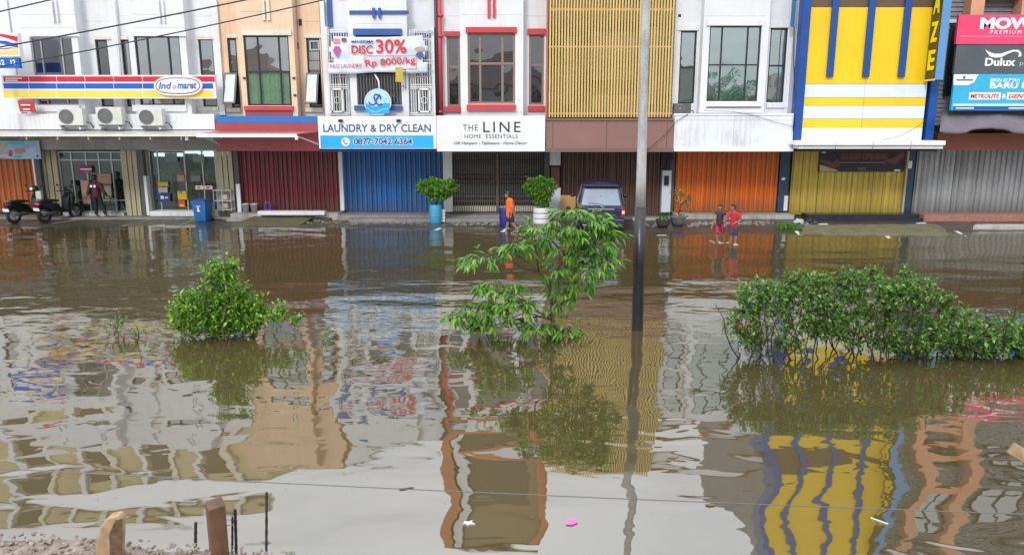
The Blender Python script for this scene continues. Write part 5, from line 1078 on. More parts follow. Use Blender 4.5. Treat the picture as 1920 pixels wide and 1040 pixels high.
def person(label, loc, J, face, cloth, k=1.0, girl=False, vox=.012, group=None):
    """J: joints in metres (local). face: heading of the face, degrees, 0 = towards +x"""
    r = empty('person', loc, label, 'person', group); b = MB()
    hd = Vector(J['head']); nk = Vector(J['neck']); pv = Vector(J['pelvis']); f = Vector((math.cos(R(face)), math.sin(R(face)), 0)); sd = Vector((-f.y, f.x, 0))
    S = k
    cap(b, pv, .125*S, pv.lerp(nk, .45), .115*S); cap(b, pv.lerp(nk, .45), .115*S, pv.lerp(nk, .85), .115*S)
    for s_ in ('l', 'r'):
        sh, el, wr = (Vector(J[q+s_]) for q in ('sh', 'el', 'wr')); hp, kn, an = (Vector(J[q+s_]) for q in ('hp', 'kn', 'an'))
        cap(b, nk-Vector((0, 0, .06*S)), .06*S, sh, .055*S); cap(b, sh, .05*S, el, .037*S); cap(b, el, .037*S, wr, .026*S)
        cap(b, hp, .085*S, kn, .056*S); cap(b, kn, .056*S, an, .036*S); cap(b, pv, .11*S, hp, .085*S)
        ft = Vector(J.get('ft'+s_, an+f*.14*S-Vector((0, 0, .055*S)))); cap(b, an-f*.03*S-Vector((0, 0, .03*S)), .034*S, ft, .026*S, 8)
        for t_ in (-.6, 0, .6): cap(b, ft, .015*S, ft+f*.04*S+sd*t_*.035*S, .011*S, 6)
        d = (wr-el).normalized(); pl = wr+d*.05*S; cap(b, wr, .024*S, pl, .03*S, 8); q = d.cross(f).normalized() if d.cross(f).length > .1 else sd
        for i, (t_, L_) in enumerate(((-.026, .062), (-.009, .072), (.009, .068), (.026, .055))):
            base = pl+q*t_*S+d*.012*S; mid = base+d*L_*.55*S; tip = mid+(d*.8+f*.35).normalized()*L_*.45*S
            cap(b, base, .0095*S, mid, .0085*S, 6); cap(b, mid, .0085*S, tip, .0075*S, 6)
        th = wr+d*.02*S; cap(b, th, .011*S, th+(d+q*-.9+f*.3).normalized()*.055*S, .0085*S, 6)
    cap(b, nk-Vector((0, 0, .03*S)), .052*S, hd-Vector((0, 0, .07*S)), .05*S)
    b.sphere(hd+Vector((0, 0, .02*S)), .088*S, .088*S, .105*S, 16, 12); b.sphere(hd+f*.025*S-Vector((0, 0, .045*S)), .062*S, .062*S, .062*S, 12, 8)
    b.sphere(hd+f*.098*S-Vector((0, 0, .012*S)), .017*S, .017*S, .026*S, 8, 6)
    for s_ in (-1, 1): b.sphere(hd+sd*s_*.088*S-Vector((0, 0, .005*S)), .014*S, .02*S, .03*S, 8, 6)
    b.sphere(hd+f*.082*S-Vector((0, 0, .055*S)), .016*S, .024*S, .011*S, 8, 6)
    remesh(b, 'body', SKIN, r, vox)
    for s_ in (-1, 1): MB().sphere(hd+f*.08*S+sd*s_*.034*S+Vector((0, 0, .015*S)), .011*S, .011*S, .008*S, 8, 6).build('eye', HAIR, r, smooth=True, local=True)
    h_ = MB(); h_.sphere(hd-f*.018*S+Vector((0, 0, .048*S)), .098*S, .098*S, .098*S, 14, 10); h_.sphere(hd-f*.045*S-Vector((0, 0, .0*S)), .082*S, .085*S, .095*S, 12, 8); h_.sphere(hd+f*.04*S+Vector((0, 0, .1*S)), .06*S, .075*S, .035*S, 10, 6)
    if girl: h_.sphere(hd-f*.07*S-Vector((0, 0, .06*S)), .06*S, .07*S, .09*S, 10, 8)
    remesh(h_, 'hair', HAIR, r, .012, 1)
    for (nm, m_, kind_, ext) in cloth:
        c = MB()
        if kind_ == 'shirt':
            ln, slv, loose = ext; bt = pv+Vector((0, 0, ln)); cap(c, bt, (.145+loose)*S, pv.lerp(nk, .5), (.135+loose*.6)*S); cap(c, pv.lerp(nk, .5), (.135+loose*.6)*S, pv.lerp(nk, .84), .135*S); 
            for s_ in ('l', 'r'):
                sh, el = Vector(J['sh'+s_]), Vector(J['el'+s_]); cap(c, nk-Vector((0, 0, .07*S)), .07*S, sh, .074*S)
                if slv > 0: cap(c, sh, .074*S, sh.lerp(el, slv), .06*S+loose*.3)
                if slv > 1: cap(c, el, .06*S, Vector(J['wr'+s_]), .045*S)
        else:
            ln = ext; cap(c, pv, .135*S, pv+Vector((0, 0, .05)), .13*S)
            for s_ in ('l', 'r'):
                hp, kn, an = (Vector(J[q+s_]) for q in ('hp', 'kn', 'an')); cap(c, pv, .125*S, hp, .105*S); e_ = hp.lerp(kn, min(1, ln)); cap(c, hp, .105*S, e_, .085*S)
                if ln > 1: cap(c, kn, .085*S, kn.lerp(an, ln-1), .065*S)
        remesh(c, nm, m_, r, .014)
    return r
# youth in orange, walking left through the shallows
X, Y = G(957, 436)
J = dict(head=(-.10, 0, 1.36), neck=(-.03, 0, 1.20), pelvis=(.01, 0, .75), shl=(-.02, .15, 1.14), shr=(0, -.15, 1.14), ell=(-.06, .19, .88), elr=(.06, -.2, .88), wrl=(-.12, .18, .66), wrr=(.02, -.21, .65),
         hpl=(.0, .08, .70), hpr=(.02, -.08, .70), knl=(-.08, .08, .38), knr=(.07, -.08, .38), anl=(-.16, .08, .03), anr=(.26, -.08, .10))
person('youth in an orange T-shirt and dark shorts wading left past a dark blue drum', (X, Y, 0), J, 180, [('shorts', flat('shorts_navy', (.012, .015, .035)), 'pants', .82), ('t_shirt', mat('tshirt_orange', (.78, .12, .006), .7, .1, 6), 'shirt', (-.10, .75, .02))], 1.0)
# two children
X, Y = G(1348, 452)
J = dict(head=(-.02, 0, 1.13), neck=(-.01, 0, .98), pelvis=(.0, 0, .58), shl=(-.12, .06, .93), shr=(.12, -.06, .93), ell=(-.18, -.02, .72), elr=(.14, -.1, .74), wrl=(-.27, -.06, .52), wrr=(.10, -.2, .60),
         hpl=(-.06, .03, .54), hpr=(.07, -.03, .54), knl=(-.08, -.02, .30), knr=(.14, .05, .30), anl=(-.05, 0, -.02), anr=(.22, .16, .03))
person('child in a black vest and red leggings wading on the left of a pair', (X, Y, 0), J, 235, [('leggings', flat('leggings_red', (.38, .02, .05)), 'pants', 1.1), ('vest', mat('vest_black', (.02, .024, .028), .7, .1, 6), 'shirt', (.0, 0, 0))], .86, girl=True, group='two children wading together')
X, Y = G(1373, 455)
J = dict(head=(-.05, 0, 1.17), neck=(0, 0, 1.02), pelvis=(.03, 0, .60), shl=(-.12, .07, .97), shr=(.14, -.06, .96), ell=(-.22, .02, .80), elr=(.17, -.12, .76), wrl=(-.34, -.08, .75), wrr=(-.02, -.22, .68),
         hpl=(-.04, .03, .56), hpr=(.09, -.03, .56), knl=(-.05, .0, .28), knr=(.10, -.02, .28), anl=(-.05, .04, -.06), anr=(.10, 0, -.06))
person('child in a dark red T-shirt and navy shorts reaching for the other child', (X, Y, 0), J, 200, [('shorts', flat('shorts_blue_grey', (.03, .045, .075)), 'pants', .95), ('t_shirt', mat('tshirt_red', (.40, .012, .03), .7, .1, 6), 'shirt', (-.04, .7, .01))], .86, group='two children wading together')
# man at the shop
Yd = 30.2; X = WX(181, 370, Yd); zf = max(.0, WZ(406, Yd))
J = dict(head=(0, 0, 1.55), neck=(0, 0, 1.38), pelvis=(.02, 0, .88), shl=(-.19, 0, 1.31), shr=(.19, 0, 1.31), ell=(-.27, -.03, 1.05), elr=(.30, -.02, 1.06), wrl=(-.18, .15, .95), wrr=(.34, .12, .88),
         hpl=(-.08, 0, .84), hpr=(.10, 0, .84), knl=(-.08, 0, .46), knr=(.16, .04, .46), anl=(-.07, 0, .08), anr=(.30, .02, .08))
pm_ = person('man in a maroon jacket with white patches standing with his back turned at the shop', (X, Yd, zf), J, 90, [('trousers', flat('trousers_dark', (.006, .008, .013)), 'pants', 1.85), ('jacket', mat('jacket_maroon', (.06, .008, .014), .7, .15, 5), 'shirt', (-.02, 1.5, .02))], 1.06)
for q in (-.08, .06): MB().obox((q, -.165, 1.24), .08, .012, .09, (0, .2, 0)).build('patch', TWHT, pm_, local=True)
# seated rider behind the scooters
X, Y = G(66, 412); 
# ==================================================================== scooters
RUB = flat('rubber', (.015, .015, .016), .8); PLA = mat('black_plastic', (.012, .013, .018), .25, .2, 4); RIM = flat('alloy', (.3, .31, .32), .35, metal=.8); CHR = flat('chrome', (.6, .6, .6), .15, metal=1)
def scooter(label, loc, rz, accent):
    r = empty('scooter', loc, label, 'scooter', 'scooters parked at the shop', rz)
    def add(nm, m_, b, smooth=False, parent=None, bevel=0): return b.build(nm, m_, parent or r, smooth=smooth, local=True, bevel=bevel)
    for x in (-.62, .62):
        pts = [(x+.24*math.cos(t), 0, .27+.24*math.sin(t)) for t in np.linspace(0, 2*math.pi, 25)]
        ty = MB(); ty.tube(pts, .048, 8, cap=False); w = add('wheel', RUB, ty, True); rm = MB(); rm.tube([(x+.185*math.cos(t), 0, .27+.185*math.sin(t)) for t in np.linspace(0, 2*math.pi, 21)], .016, 6, cap=False)
        for t in np.linspace(0, 2*math.pi, 6)[:-1]: rm.tube([(x, 0, .27), (x+.185*math.cos(t), 0, .27+.185*math.sin(t))], .014, 5)
        rm.sphere((x, 0, .27), .05, .06, .05, 8, 6); add('rim', RIM, rm, True, w)
    b = MB(); prof = [(-.85, .72), (-.86, .62), (-.6, .52), (-.35, .38), (-.05, .30), (.22, .28), (.30, .32), (.34, .62), (.40, .88), (.33, .93), (.25, .80), (.16, .40), (-.02, .42), (-.12, .62), (-.4, .70)]
    b.prism(prof[::-1], -.14, .14); add('body_panel', PLA, b, bevel=.03)
    b = MB(); b.prism([(.30, .35), (.42, .50), (.52, .80), (.44, .98), (.36, .95), (.30, .6)], -.2, .2); add('leg_shield', PLA, b, bevel=.04)
    b = MB(); b.prism([(-.78, .73), (-.74, .79), (-.3, .80), (-.06, .76), (-.1, .70), (-.5, .69)][::-1], -.13, .13); add('seat', flat('seat_black', (.01, .01, .01), .6), b, bevel=.03)
    b = MB(); b.tube([(.40, 0, .9), (.34, 0, 1.02)], .03); b.tube([(.26, -.33, 1.02), (.34, -.12, 1.04), (.34, .12, 1.04), (.26, .33, 1.02)], .018, 8); add('handlebar', PLA, b, True)
    b = MB(); b.sphere((.42, 0, .99), .1, .13, .09, 12, 8); add('headlight_cowl', PLA, b, True); b = MB(); b.sphere((.49, 0, .98), .04, .09, .05, 10, 6); add('headlight', CHR, b, True)
    for s_ in (-1, 1):
        b = MB(); b.tube([(.3, s_*.2, 1.04), (.28, s_*.28, 1.2)], .008, 5); b.sphere((.28, s_*.3, 1.24), .02, .06, .04, 8, 6); add('mirror', BLACKM, b, True)
        b = MB(); b.tube([(.40, s_*.07, .62), (.60, s_*.07, .30)], .022, 6); add('fork', flat('fork_grey', (.2, .2, .2), .4), b, True)
    b = MB(); b.prism([(.30, .50), (.40, .56), (.62, .56), (.84, .44), (.84, .40), (.62, .51), (.42, .5)], -.06, .06); add('front_mudguard', PLA, b, bevel=.01)
    b = MB(); b.tube([(-.2, -.14, .28), (-.45, -.17, .30), (-.85, -.17, .38)], [.03, .05, .045], 8); add('exhaust', flat('exhaust_grey', (.12, .12, .12), .4, metal=.6), b, True)
    b = MB(); b.sphere((-.86, 0, .67), .04, .11, .05, 10, 6); add('tail_light', accent, b, True); b = MB(); b.obox((-.90, 0, .48), .02, .24, .10, (0, R(-15), 0)); add('number_plate', TWHT, b)
    b = MB(); b.obox((-.83, 0, .55), .12, .14, .14); add('rear_mudguard', PLA, b, bevel=.02); b = MB(); b.tube([(-.72, -.12, .76), (-.86, -.12, .79), (-.90, 0, .80), (-.86, .12, .79), (-.72, .12, .76)], .014, 6); add('grab_rail', RIM, b, True)
    r.scale = (1.1, 1.3, 1.12); return r
X, Y = G(58, 416); scooter('black scooter, the left one of the two, parked before the orange shutter', (X, Y, max(0, ground_h(X, Y))), R(72), flat('tail_dark', (.1, .01, .01)))
X, Y = G(110, 415); scooter('black scooter with a pink red tail light, right one of the two', (X+.05, Y+.1, max(0, ground_h(X, Y))), R(68), flat('tail_pink', (.65, .04, .13), .25))
hx, hz = W(65, 354, 29.6); hl = empty('helmet', (hx, 29.6, hz), 'black and white helmet resting on the left scooter', 'helmet'); MB().sphere((0, 0, 0), .135, .135, .13, 14, 10).build('shell', BLACKM, hl, smooth=True, local=True); MB().sphere((-.06, -.05, 0), .095, .1, .075, 12, 8).build('visor', TWHT, hl, smooth=True, local=True)
b = MB(); X, z = W(74, 366, 29.6); b.obox((X, 29.6, z), .22, .16, .34); tag(b.build('delivery_bag', mat('bag_white', (.5, .5, .48), .6), bevel=.03), 'off-white bag hanging behind the left scooter', 'bag')
# ==================================================================== car
X, Y = G(1129, 437); car = empty('parked_car', (X+.12, Y+2.15, -.04), 'dark blue people carrier seen from behind, parked facing the brown shutter', 'car', rz=R(-5))
CBL = mat('car_paint_blue', (.018, .022, .065), .22, .1, 2, dirt=.12, coat=.6); CGL = mat('car_glass', (.20, .25, .34), .22, .25, 1.2, spec=.8)
def ring_(y, zb, zbelt, zr, wb, wr):   # half widths
    return [(-wb*.93, y, zb), (-wb, y, zb+.16), (-wb*1.01, y, (zb+zbelt)/2), (-wb*.97, y, zbelt), (-wr*1.02, y, zr-.12), (-wr*.9, y, zr-.03), (0, y, zr+.02), (wr*.9, y, zr-.03), (wr*1.02, y, zr-.12), (wb*.97, y, zbelt), (wb*1.01, y, (zb+zbelt)/2), (wb, y, zb+.16), (wb*.93, y, zb)]
st = [(-2.16, .45, .93, .99, .76, .70), (-2.13, .30, .95, 1.10, .82, .74), (-2.05, .26, .98, 1.35, .84, .70), (-1.93, .24, 1.0, 1.70, .85, .66), (-1.7, .24, 1.0, 1.80, .86, .66), (-.6, .22, 1.0, 1.83, .86, .66), (.35, .22, 1.0, 1.78, .86, .64), (.75, .22, .99, 1.55, .86, .66), (1.15, .24, .98, 1.12, .85, .72), (1.75, .26, .85, .95, .83, .74), (2.05, .3, .72, .82, .78, .7), (2.12, .4, .6, .7, .68, .6)]
rg = [ring_(*s_) for s_ in st]; k = len(rg[0]); vs = [p for q in rg for p in q]; fs = []
for i in range(len(rg)-1):
    for j in range(k): fs.append((i*k+j, i*k+(j+1) % k, (i+1)*k+(j+1) % k, (i+1)*k+j))
fs.append(tuple(range(k))[::-1]); fs.append(tuple((len(rg)-1)*k+j for j in range(k)))
b = MB(); b.add(vs, fs); o = b.build('body', CBL, car, smooth=True, local=True); o.data.shade_smooth()
md = o.modifiers.new('b', 'BEVEL'); md.width = .03; md.segments = 2; md.limit_method = 'ANGLE'; md.angle_limit = R(25)
def lp(nm, m_, b, smooth=False, bevel=0, parent=None): return b.build(nm, m_, parent or car, smooth=smooth, local=True, bevel=bevel)
def quad(pts, m_, nm, th=.012):
    b = MB(); p = [Vector(q) for q in pts]; nrm = (p[1]-p[0]).cross(p[2]-p[0]).normalized()*th; b.add(p+[q+nrm for q in p], [(0, 1, 2, 3), (7, 6, 5, 4), (0, 4, 5, 1), (1, 5, 6, 2), (2, 6, 7, 3), (3, 7, 4, 0)]); return lp(nm, m_, b)
quad([(-.70, -2.145, 1.04), (.70, -2.145, 1.04), (.58, -1.955, 1.62), (-.58, -1.955, 1.62)], CGL, 'rear_window'); quad([(-.76, -2.135, .99), (.76, -2.135, .99), (.62, -1.945, 1.665), (-.62, -1.945, 1.665)], flat('rubber_seal', (.01, .012, .03), .4), 'window_seal', .004)
b = MB(); b.obox((0, -1.98, 1.755), 1.26, .26, .05, (R(8), 0, 0)); lp('spoiler', CBL, b, bevel=.02); b = MB(); b.obox((0, -1.99, 1.70), 1.16, .16, .045); lp('spoiler_shadow_strip', BLACKM, b)
for s_ in (-1, 1):
    for (y0, y1) in ((-1.75, -.75), (-.65, .15), (.22, .70)):
        h1_ = 1.62 if y1 < .5 else 1.5
        quad([(s_*.848, y0, 1.06), (s_*.848, y1, 1.06), (s_*.70, y1-.03, h1_ if y1 < .5 else 1.42), (s_*.70, y0+.02, h1_)], CGL, 'side_window', .012*s_)
    b = MB(); b.obox((s_*.80, -2.12, .80), .12, .10, .34); tl_ = lp('tail_light', flat('lamp_red', (.45, .01, .015), .15), b, bevel=.015); b = MB(); b.obox((s_*.80, -2.176, .80), .10, .01, .12); lp('reversing_lamp', flat('lamp_clear', (.6, .55, .5), .15), b, parent=tl_)
    b = MB(); b.tube([(s_*.84, .62, 1.08), (s_*.95, .6, 1.12)], .02, 6); b.sphere((s_*1.03, .60, 1.14), .10, .05, .07, 10, 8); lp('wing_mirror', BLACKM, b, True)
    for y in (-1.35, 1.35):
        b = MB(); pts = [(s_*.76, y+.30*math.cos(t), .31+.30*math.sin(t)) for t in np.linspace(0, 2*math.pi, 22)]; b.tube([(s_*.64, y, .31), (s_*.86, y, .31)], .31, 22); w = lp('wheel', RUB, b, True); b = MB(); b.tube([(s_*.858, y, .31), (s_*.872, y, .31)], .19, 16); lp('rim', RIM, b, False, 0, w)
b = MB(); b.obox((0, -2.2, .44), 1.66, .20, .24); lp('rear_bumper', CBL, b, bevel=.04); b = MB(); b.obox((0, -2.30, .33), 1.30, .05, .055); lp('bumper_bar', CHR, b, bevel=.01)
b = MB(); b.obox((0, -2.2, .90), .95, .03, .05); lp('tailgate_trim', CHR, b, bevel=.008); b = MB(); b.obox((.02, -2.18, .73), .46, .02, .13); lp('number_plate', flat('plate_black', (.03, .03, .03)), b)
b = MB(); b.tube([(.15, -2.16, 1.02), (.0, -2.145, 1.09), (-.45, -2.145, 1.12)], .009, 5); lp('wiper', BLACKM, b, True)
# ==================================================================== small things by the shops
def lathe_thing(nm, label, cat, px, Y, zb, prof, m_, group=None, n=20, parts=()):
    X = WX(px, 395, Y); r = empty(nm, (X, Y, zb), label, cat, group); MB().lathe(prof, n=n).build('body', m_, r, smooth=True, local=True); return r
zm = WZ(396, YSHUT)
for (px, lab) in ((461, 'off-white plastic bucket, left one of two by the maroon shutter'), (477, 'off-white plastic bucket, right one of two by the maroon shutter')):
    r = lathe_thing('bucket', lab, 'bucket', px, 30.6, zm, [(.10, 0), (.14, .33), (.155, .33), (.155, .36), (.14, .36), (.13, .30), (.09, .03)], mat('bucket_white', (.55, .56, .57), .5, .12, 4, dirt=.3), 'buckets by the maroon shutter')
    MB().tube([(-.15, 0, .33), (-.1, -.1, .22), (0, -.14, .18), (.1, -.1, .22), (.15, 0, .33)], .006, 5).build('handle', GREYW, r, local=True)
r = empty('plastic_stool', (WX(503, 384, 30.6), 30.6, zm), 'small purple plastic stool before the maroon shutter', 'stool'); PUR = flat('purple_plastic', (.13, .06, .36), .4)
MB().obox((0, 0, .42), .24, .24, .03).build('seat', PUR, r, local=True, bevel=.01)
for sx in (-1, 1):
    for sy in (-1, 1): MB().tube([(sx*.09, sy*.09, .41), (sx*.14, sy*.14, 0)], [.02, .016], 6).build('leg', PUR, r, local=True)
MB().obox((0, -.12, .14), .22, .015, .03).build('rail', PUR, r, local=True)
# wheelie bin
Yb = 29.9; X = WX(380, 390, Yb); z0 = 0.04; WB = mat('bin_blue', (.01, .12, .36), .4, .12, 4, dirt=.15); r = empty('wheelie_bin', (X, Yb, z0), 'bright blue wheelie bin with a white symbol beside the shop door', 'bin', rz=R(-6))
def loft(b, rects):
    vs = []; n = len(rects)
    for (w, d, z) in rects: vs += [(-w/2, -d/2, z), (w/2, -d/2, z), (w/2, d/2, z), (-w/2, d/2, z)]
    fs = [(0, 3, 2, 1), tuple(4*(n-1)+q for q in (0, 1, 2, 3))]
    for i in range(n-1):
        for k_ in range(4): fs.append((4*i+k_, 4*i+(k_+1) % 4, 4*i+4+(k_+1) % 4, 4*i+4+k_))
    return b.add(vs, fs)
loft(MB(), [(.44, .48, 0), (.58, .66, .72), (.62, .7, .73), (.62, .7, .77)]).build('tub', WB, r, local=True, bevel=.015); loft(MB(), [(.62, .72, .775), (.62, .72, .80), (.5, .6, .87)]).build('lid', mat('bin_lid_blue', (.01, .07, .22), .4, .1, 4), r, local=True, bevel=.012)
MB().tube([(-.28, .38, .78), (.28, .38, .78)], .018, 8).build('handle', WB, r, local=True)
for s_ in (-1, 1): MB().tube([(s_*.2, .28, .08), (s_*.26, .28, .08)], .09, 14).build('wheel', RUB, r, local=True)
MB().add([(-.06, -.32, .40), (.06, -.32, .40), (.06, -.325, .44), (.02, -.325, .44), (.02, -.33, .56), (-.04, -.33, .56)], [(0, 1, 2, 3, 4, 5)]).build('symbol', TWHT, r, local=True); MB().box(-.09, .09, -.345, -.34, .60, .625).build('symbol_line', TWHT, r, local=True)
# white rack
Yr = 30.5; xa, xb = WX(402, 390, Yr), WX(434, 390, Yr); z0, z1 = WZ(397, Yr), WZ(356, Yr); RK = flat('rack_white', (.5, .54, .58), .4)
r = empty('metal_rack', ((xa+xb)/2, Yr, z0), 'low white metal rack with papers beside the blue bin', 'rack'); w = xb-xa; h_ = z1-z0
for x in (-w/2, 0, w/2):
    for y in (0, .35): MB().tube([(x, y, 0), (x, y, h_)], .014, 6).build('post', RK, r, local=True)
for z in (.08, h_*.5, h_*.98): MB().box(-w/2, w/2, -.01, .36, z-.012, z+.012).build('shelf_board', RK, r, local=True)
for (x, z, c) in ((.10, .5, (.5, .42, .34)), (.10, .15, (.5, .35, .32))): MB().obox((x, .02, z+.1), .2, .02, .18).build('paper', flat('paper_%d' % int(z*100), c), r, local=True)
b = MB(); b.obox((WX(398, 385, 30.2), 30.2, .4), .12, .1, .55); tag(b.build('yellow_board', mat('dull_yellow', (.38, .27, .05), .6)), 'narrow dull yellow board standing between the bin and the rack', 'board')
for (px, lab, c) in ((374, 'small white printed card above the blue bin, left one', (.55, .55, .52)), (391, 'small pink and white printed card above the blue bin, right one', (.6, .42, .48))):
    x, z = W(px, 351.5, 30.55); r = empty('printed_card', (x, 30.55, z), lab, 'card'); MB().obox((0, 0, 0), .32, .02, .15).build('card', flat('card_%d' % px, c), r, local=True); MB().obox((-.02, -.012, 0), .12, .004, .07).build('print', TRED, r, local=True)
# railing before the shop window
r = empty('low_railing', (WX(170, 395, 30.9), 30.85, WZ(404, 30.85)), 'low black railing in front of the left shop window', 'railing'); xa, xb = WX(135, 395, 30.85)-r.location.x, WX(232, 395, 30.85)-r.location.x; h_ = .78
for z in (.12, .45, h_): MB().tube([(xa, 0, z), (xb, 0, z)], .012, 6).build('rail', BLACKM, r, local=True)
for x in np.linspace(xa, xb, 14): MB().tube([(x, 0, 0), (x, 0, h_ if int(x*10) % 3 == 0 else .45)], .009, 5).build('baluster', BLACKM, r, local=True)
# goods and posters in the shop
GC = [(.5, .04, .05), (.55, .45, .04), (.03, .12, .4), (.5, .5, .48), (.05, .3, .1), (.5, .2, .04), (.35, .05, .2)]
for (px, Yq, lab) in ((140, 33.2, 'stocked shop shelf seen through the left shop window'), (215, 34.5, 'stocked shop shelf at the back of the left window'), (310, 33.8, 'stocked shop shelf seen behind the glass door'), (385, 33.0, 'stocked shop shelf behind the right glass panel')):
    X = WX(px, 370, Yq); r = empty('goods_shelf', (X, Yq, ZF), lab, 'shop shelf', 'shelves inside the mini-market'); 
    for z in (.1, .5, .9, 1.3): MB().box(-.75, .75, 0, .4, z-.02, z).build('shelf_board', flat('shelf_grey', (.3, .32, .32)), r, local=True)
    MB().box(-.75, .75, .4, .43, 0, 1.7).build('back_panel', flat('shelf_grey', (.3, .32, .32)), r, local=True)
    for gi, c in enumerate(GC):
        b = MB()
        for z in (.1, .5, .9, 1.3):
            for q in range(14):
                if (q*3+int(z*10)+gi*5) % 7 == gi: x = -.7+q*.1; hh = rng.uniform(.12, .3); b.box(x, x+.085, .03, .3, z, z+hh)
        if b.v: tag(b.build('goods', flat('goods_%d' % gi, c), r, local=True), kind='stuff')
def poster(px0, py0, px1, py1, c, lab, Y=YSHUT-.02, bits=()):
    x, z = W((px0+px1)/2, (py0+py1)/2, Y); r = empty('poster', (x, Y, z), lab, 'poster'); P('sheet', flat('poster_%d_%d' % (px0, py0), c), r, (px0, py0, px1, py1, Y, .01))
    for (a, b_, c2, d, cc) in bits: P('print', flat('pb_%d_%d' % (a, b_), cc), r, (a, b_, c2, d, Y-.004, .003))
poster(146, 311, 172, 324, (.22, .01, .10), 'dark magenta lit poster with a white line in the left shop window', bits=[(150, 316, 172, 318.5, (.8, .6, .8)), (158, 321, 168, 323, (.5, .15, .3))])
poster(184, 326, 208, 344, (.38, .24, .15), 'tan poster behind the man at the left shop window', bits=[(187, 330, 205, 333, (.3, .16, .1))])
poster(153, 338, 168, 382, (.42, .30, .28), 'tall pinkish poster low in the left shop window', bits=[(155, 346, 166, 352, (.55, .25, .1)), (155, 364, 166, 374, (.5, .2, .2))])
poster(196, 348, 209, 372, (.4, .32, .3), 'pale poster right of the man at the left shop window')
poster(296, 341, 315, 349, (.45, .38, .02), 'yellow strip poster on the glass door'); poster(297, 351, 314, 361, (.42, .38, .36), 'grey white poster under the yellow strip on the glass door')
poster(297, 363, 319, 378, (.015, .03, .16), 'navy sticker with white marks on the glass door', bits=[(301, 367, 307, 373, (.6, .65, .8)), (309, 369, 315, 372, (.4, .5, .8))])
poster(333, 358, 350, 374, (.55, .38, .01), 'yellow sticker on the right half of the glass door', bits=[(336, 358, 341, 363, (.3, .1, .1))]); poster(335, 375, 347, 388, (.5, .05, .02), 'red and orange sticker below the yellow one', bits=[(337, 383, 345, 387, (.6, .4, .02))])
poster(332, 328, 346, 340, (.4, .22, .1), 'small orange brown poster high on the glass door'); poster(309, 287, 332, 303, (.14, .2, .18), 'pale hanging poster inside the top of the door, left'); poster(362, 290, 383, 304, (.15, .2, .18), 'pale hanging poster inside the top of the window, right'); poster(358, 328, 376, 340, (.15, .16, .16), 'framed grey sheet on the right shop window')
# drum by the youth, board, meter things
X, Y = G(947, 425, .02); r = empty('plastic_drum', (X, Y, 0), 'dark blue plastic drum behind the youth in orange', 'drum'); NB = mat('navy_plastic', (.015, .025, .20), .4, .15, 3); MB().lathe([(.16, -.02), (.20, .05), (.22, .4), (.23, .68), (.235, .72), (.2, .72), (.19, .6)]).build('body', NB, r, smooth=True, local=True); MB().lathe([(.222, 0), (.232, .015), (.222, .03)], (0, 0, .42)).build('rib', NB, r, smooth=True, local=True)
r = empty('leaning_board', (WX(1065, 390, 30.4), 30.4, WZ(398, 30.4)), 'yellow orange wooden board leaning at the left of the car', 'board'); bb = W(1051, 397, 30.4); b2 = W(1080, 365, 30.4); b = MB(); b.obox((0, 0, (b2[1]-bb[1])/2), b2[0]-bb[0], .03, b2[1]-bb[1], (R(-10), 0, 0)); b.build('sheet', mat('board_orange', (.52, .28, .09), .5, .15, 4, dirt=.2), r, local=True)
MB().add([(math.cos(t)*.12, -.06, .12+.14*math.sin(t)) for t in np.linspace(0, math.pi, 10)], [tuple(range(10))]).build('dark_mark', flat('mark_brown', (.1, .05, .03)), r, local=True)
# ripples and splash where the children wade
WF = flat('foam', (.55, .55, .53), .3); b = MB()
for (px, py) in ((1345, 453), (1373, 457), (956, 438)):
    X0, Y0 = G(px, py)
    for rr in (.15, .26):
        for k in range(3):
            t0 = rng.uniform(0, 6.28); t1 = t0+rng.uniform(.3, .9); b.tube([(X0+rr*math.cos(t), Y0+rr*math.sin(t), .003) for t in np.linspace(t0, t1, 7)], rng.uniform(.005, .012) if px > 1000 else .004, 5)
tag(b.build('ripple', WF, smooth=True), 'white broken ripple rings in the water round the waders', 'ripples', kind='stuff')
# rubbish on the bank
def blob(b, c, rx, ry, rz, seed, amp=.25):
    k0 = len(b.v); b.sphere(c, rx, ry, rz, 12, 8)
    for i in range(k0, len(b.v)):
        v_ = Vector(b.v[i])-Vector(c); n_ = mnoise.noise(v_*6/max(rx, .05)*.3+Vector((seed, 0, 0))); b.v[i] = tuple(Vector(c)+v_*(1+amp*2*n_))
def rubbish(nm, lab, cat, px, py, s, c, seed, flatn=.6, rough=.5):
    X, Y = G(px, py, .08); b = MB(); blob(b, (X, Y, .05+s*flatn*.5), s, s*.8, s*flatn, seed); o = b.build(nm, flat(nm+'_%d' % px, c, rough), smooth=False); tag(o, lab, cat)
rubbish('rubbish_bag', 'black rubbish bag at the foot of the dark step', 'rubbish bag', 1519, 421, .24, (.015, .018, .025), 1, .7, .25); rubbish('rubbish_bag', 'white crumpled bag beside the black rubbish bag', 'rubbish bag', 1498, 419, .2, (.5, .48, .48), 2, .8); rubbish('rubbish_bag', 'blue grey bag lying against the black rubbish bag', 'rubbish bag', 1511, 423, .13, (.12, .16, .22), 3, .8)
rubbish('crumpled_paper', 'white crumpled sheet right of the black rubbish bag', 'litter', 1543, 421, .2, (.5, .5, .48), 4, .25); rubbish('plastic_sheet', 'white plastic sheet on the ground by the blue bin', 'litter', 408, 408, .42, (.55, .54, .52), 5, .12); rubbish('orange_rag', 'pale orange rag on the ground right of the white sheet', 'litter', 427, 408, .2, (.55, .33, .18), 6, .2)
rubbish('rag', 'mauve rag at the foot of the shop door', 'litter', 362, 406, .14, (.2, .14, .17), 7, .6); rubbish('broken_slab', 'broken white slab at the right end of the dark step', 'rubble', 1727, 419, .16, (.45, .44, .42), 8, .35)
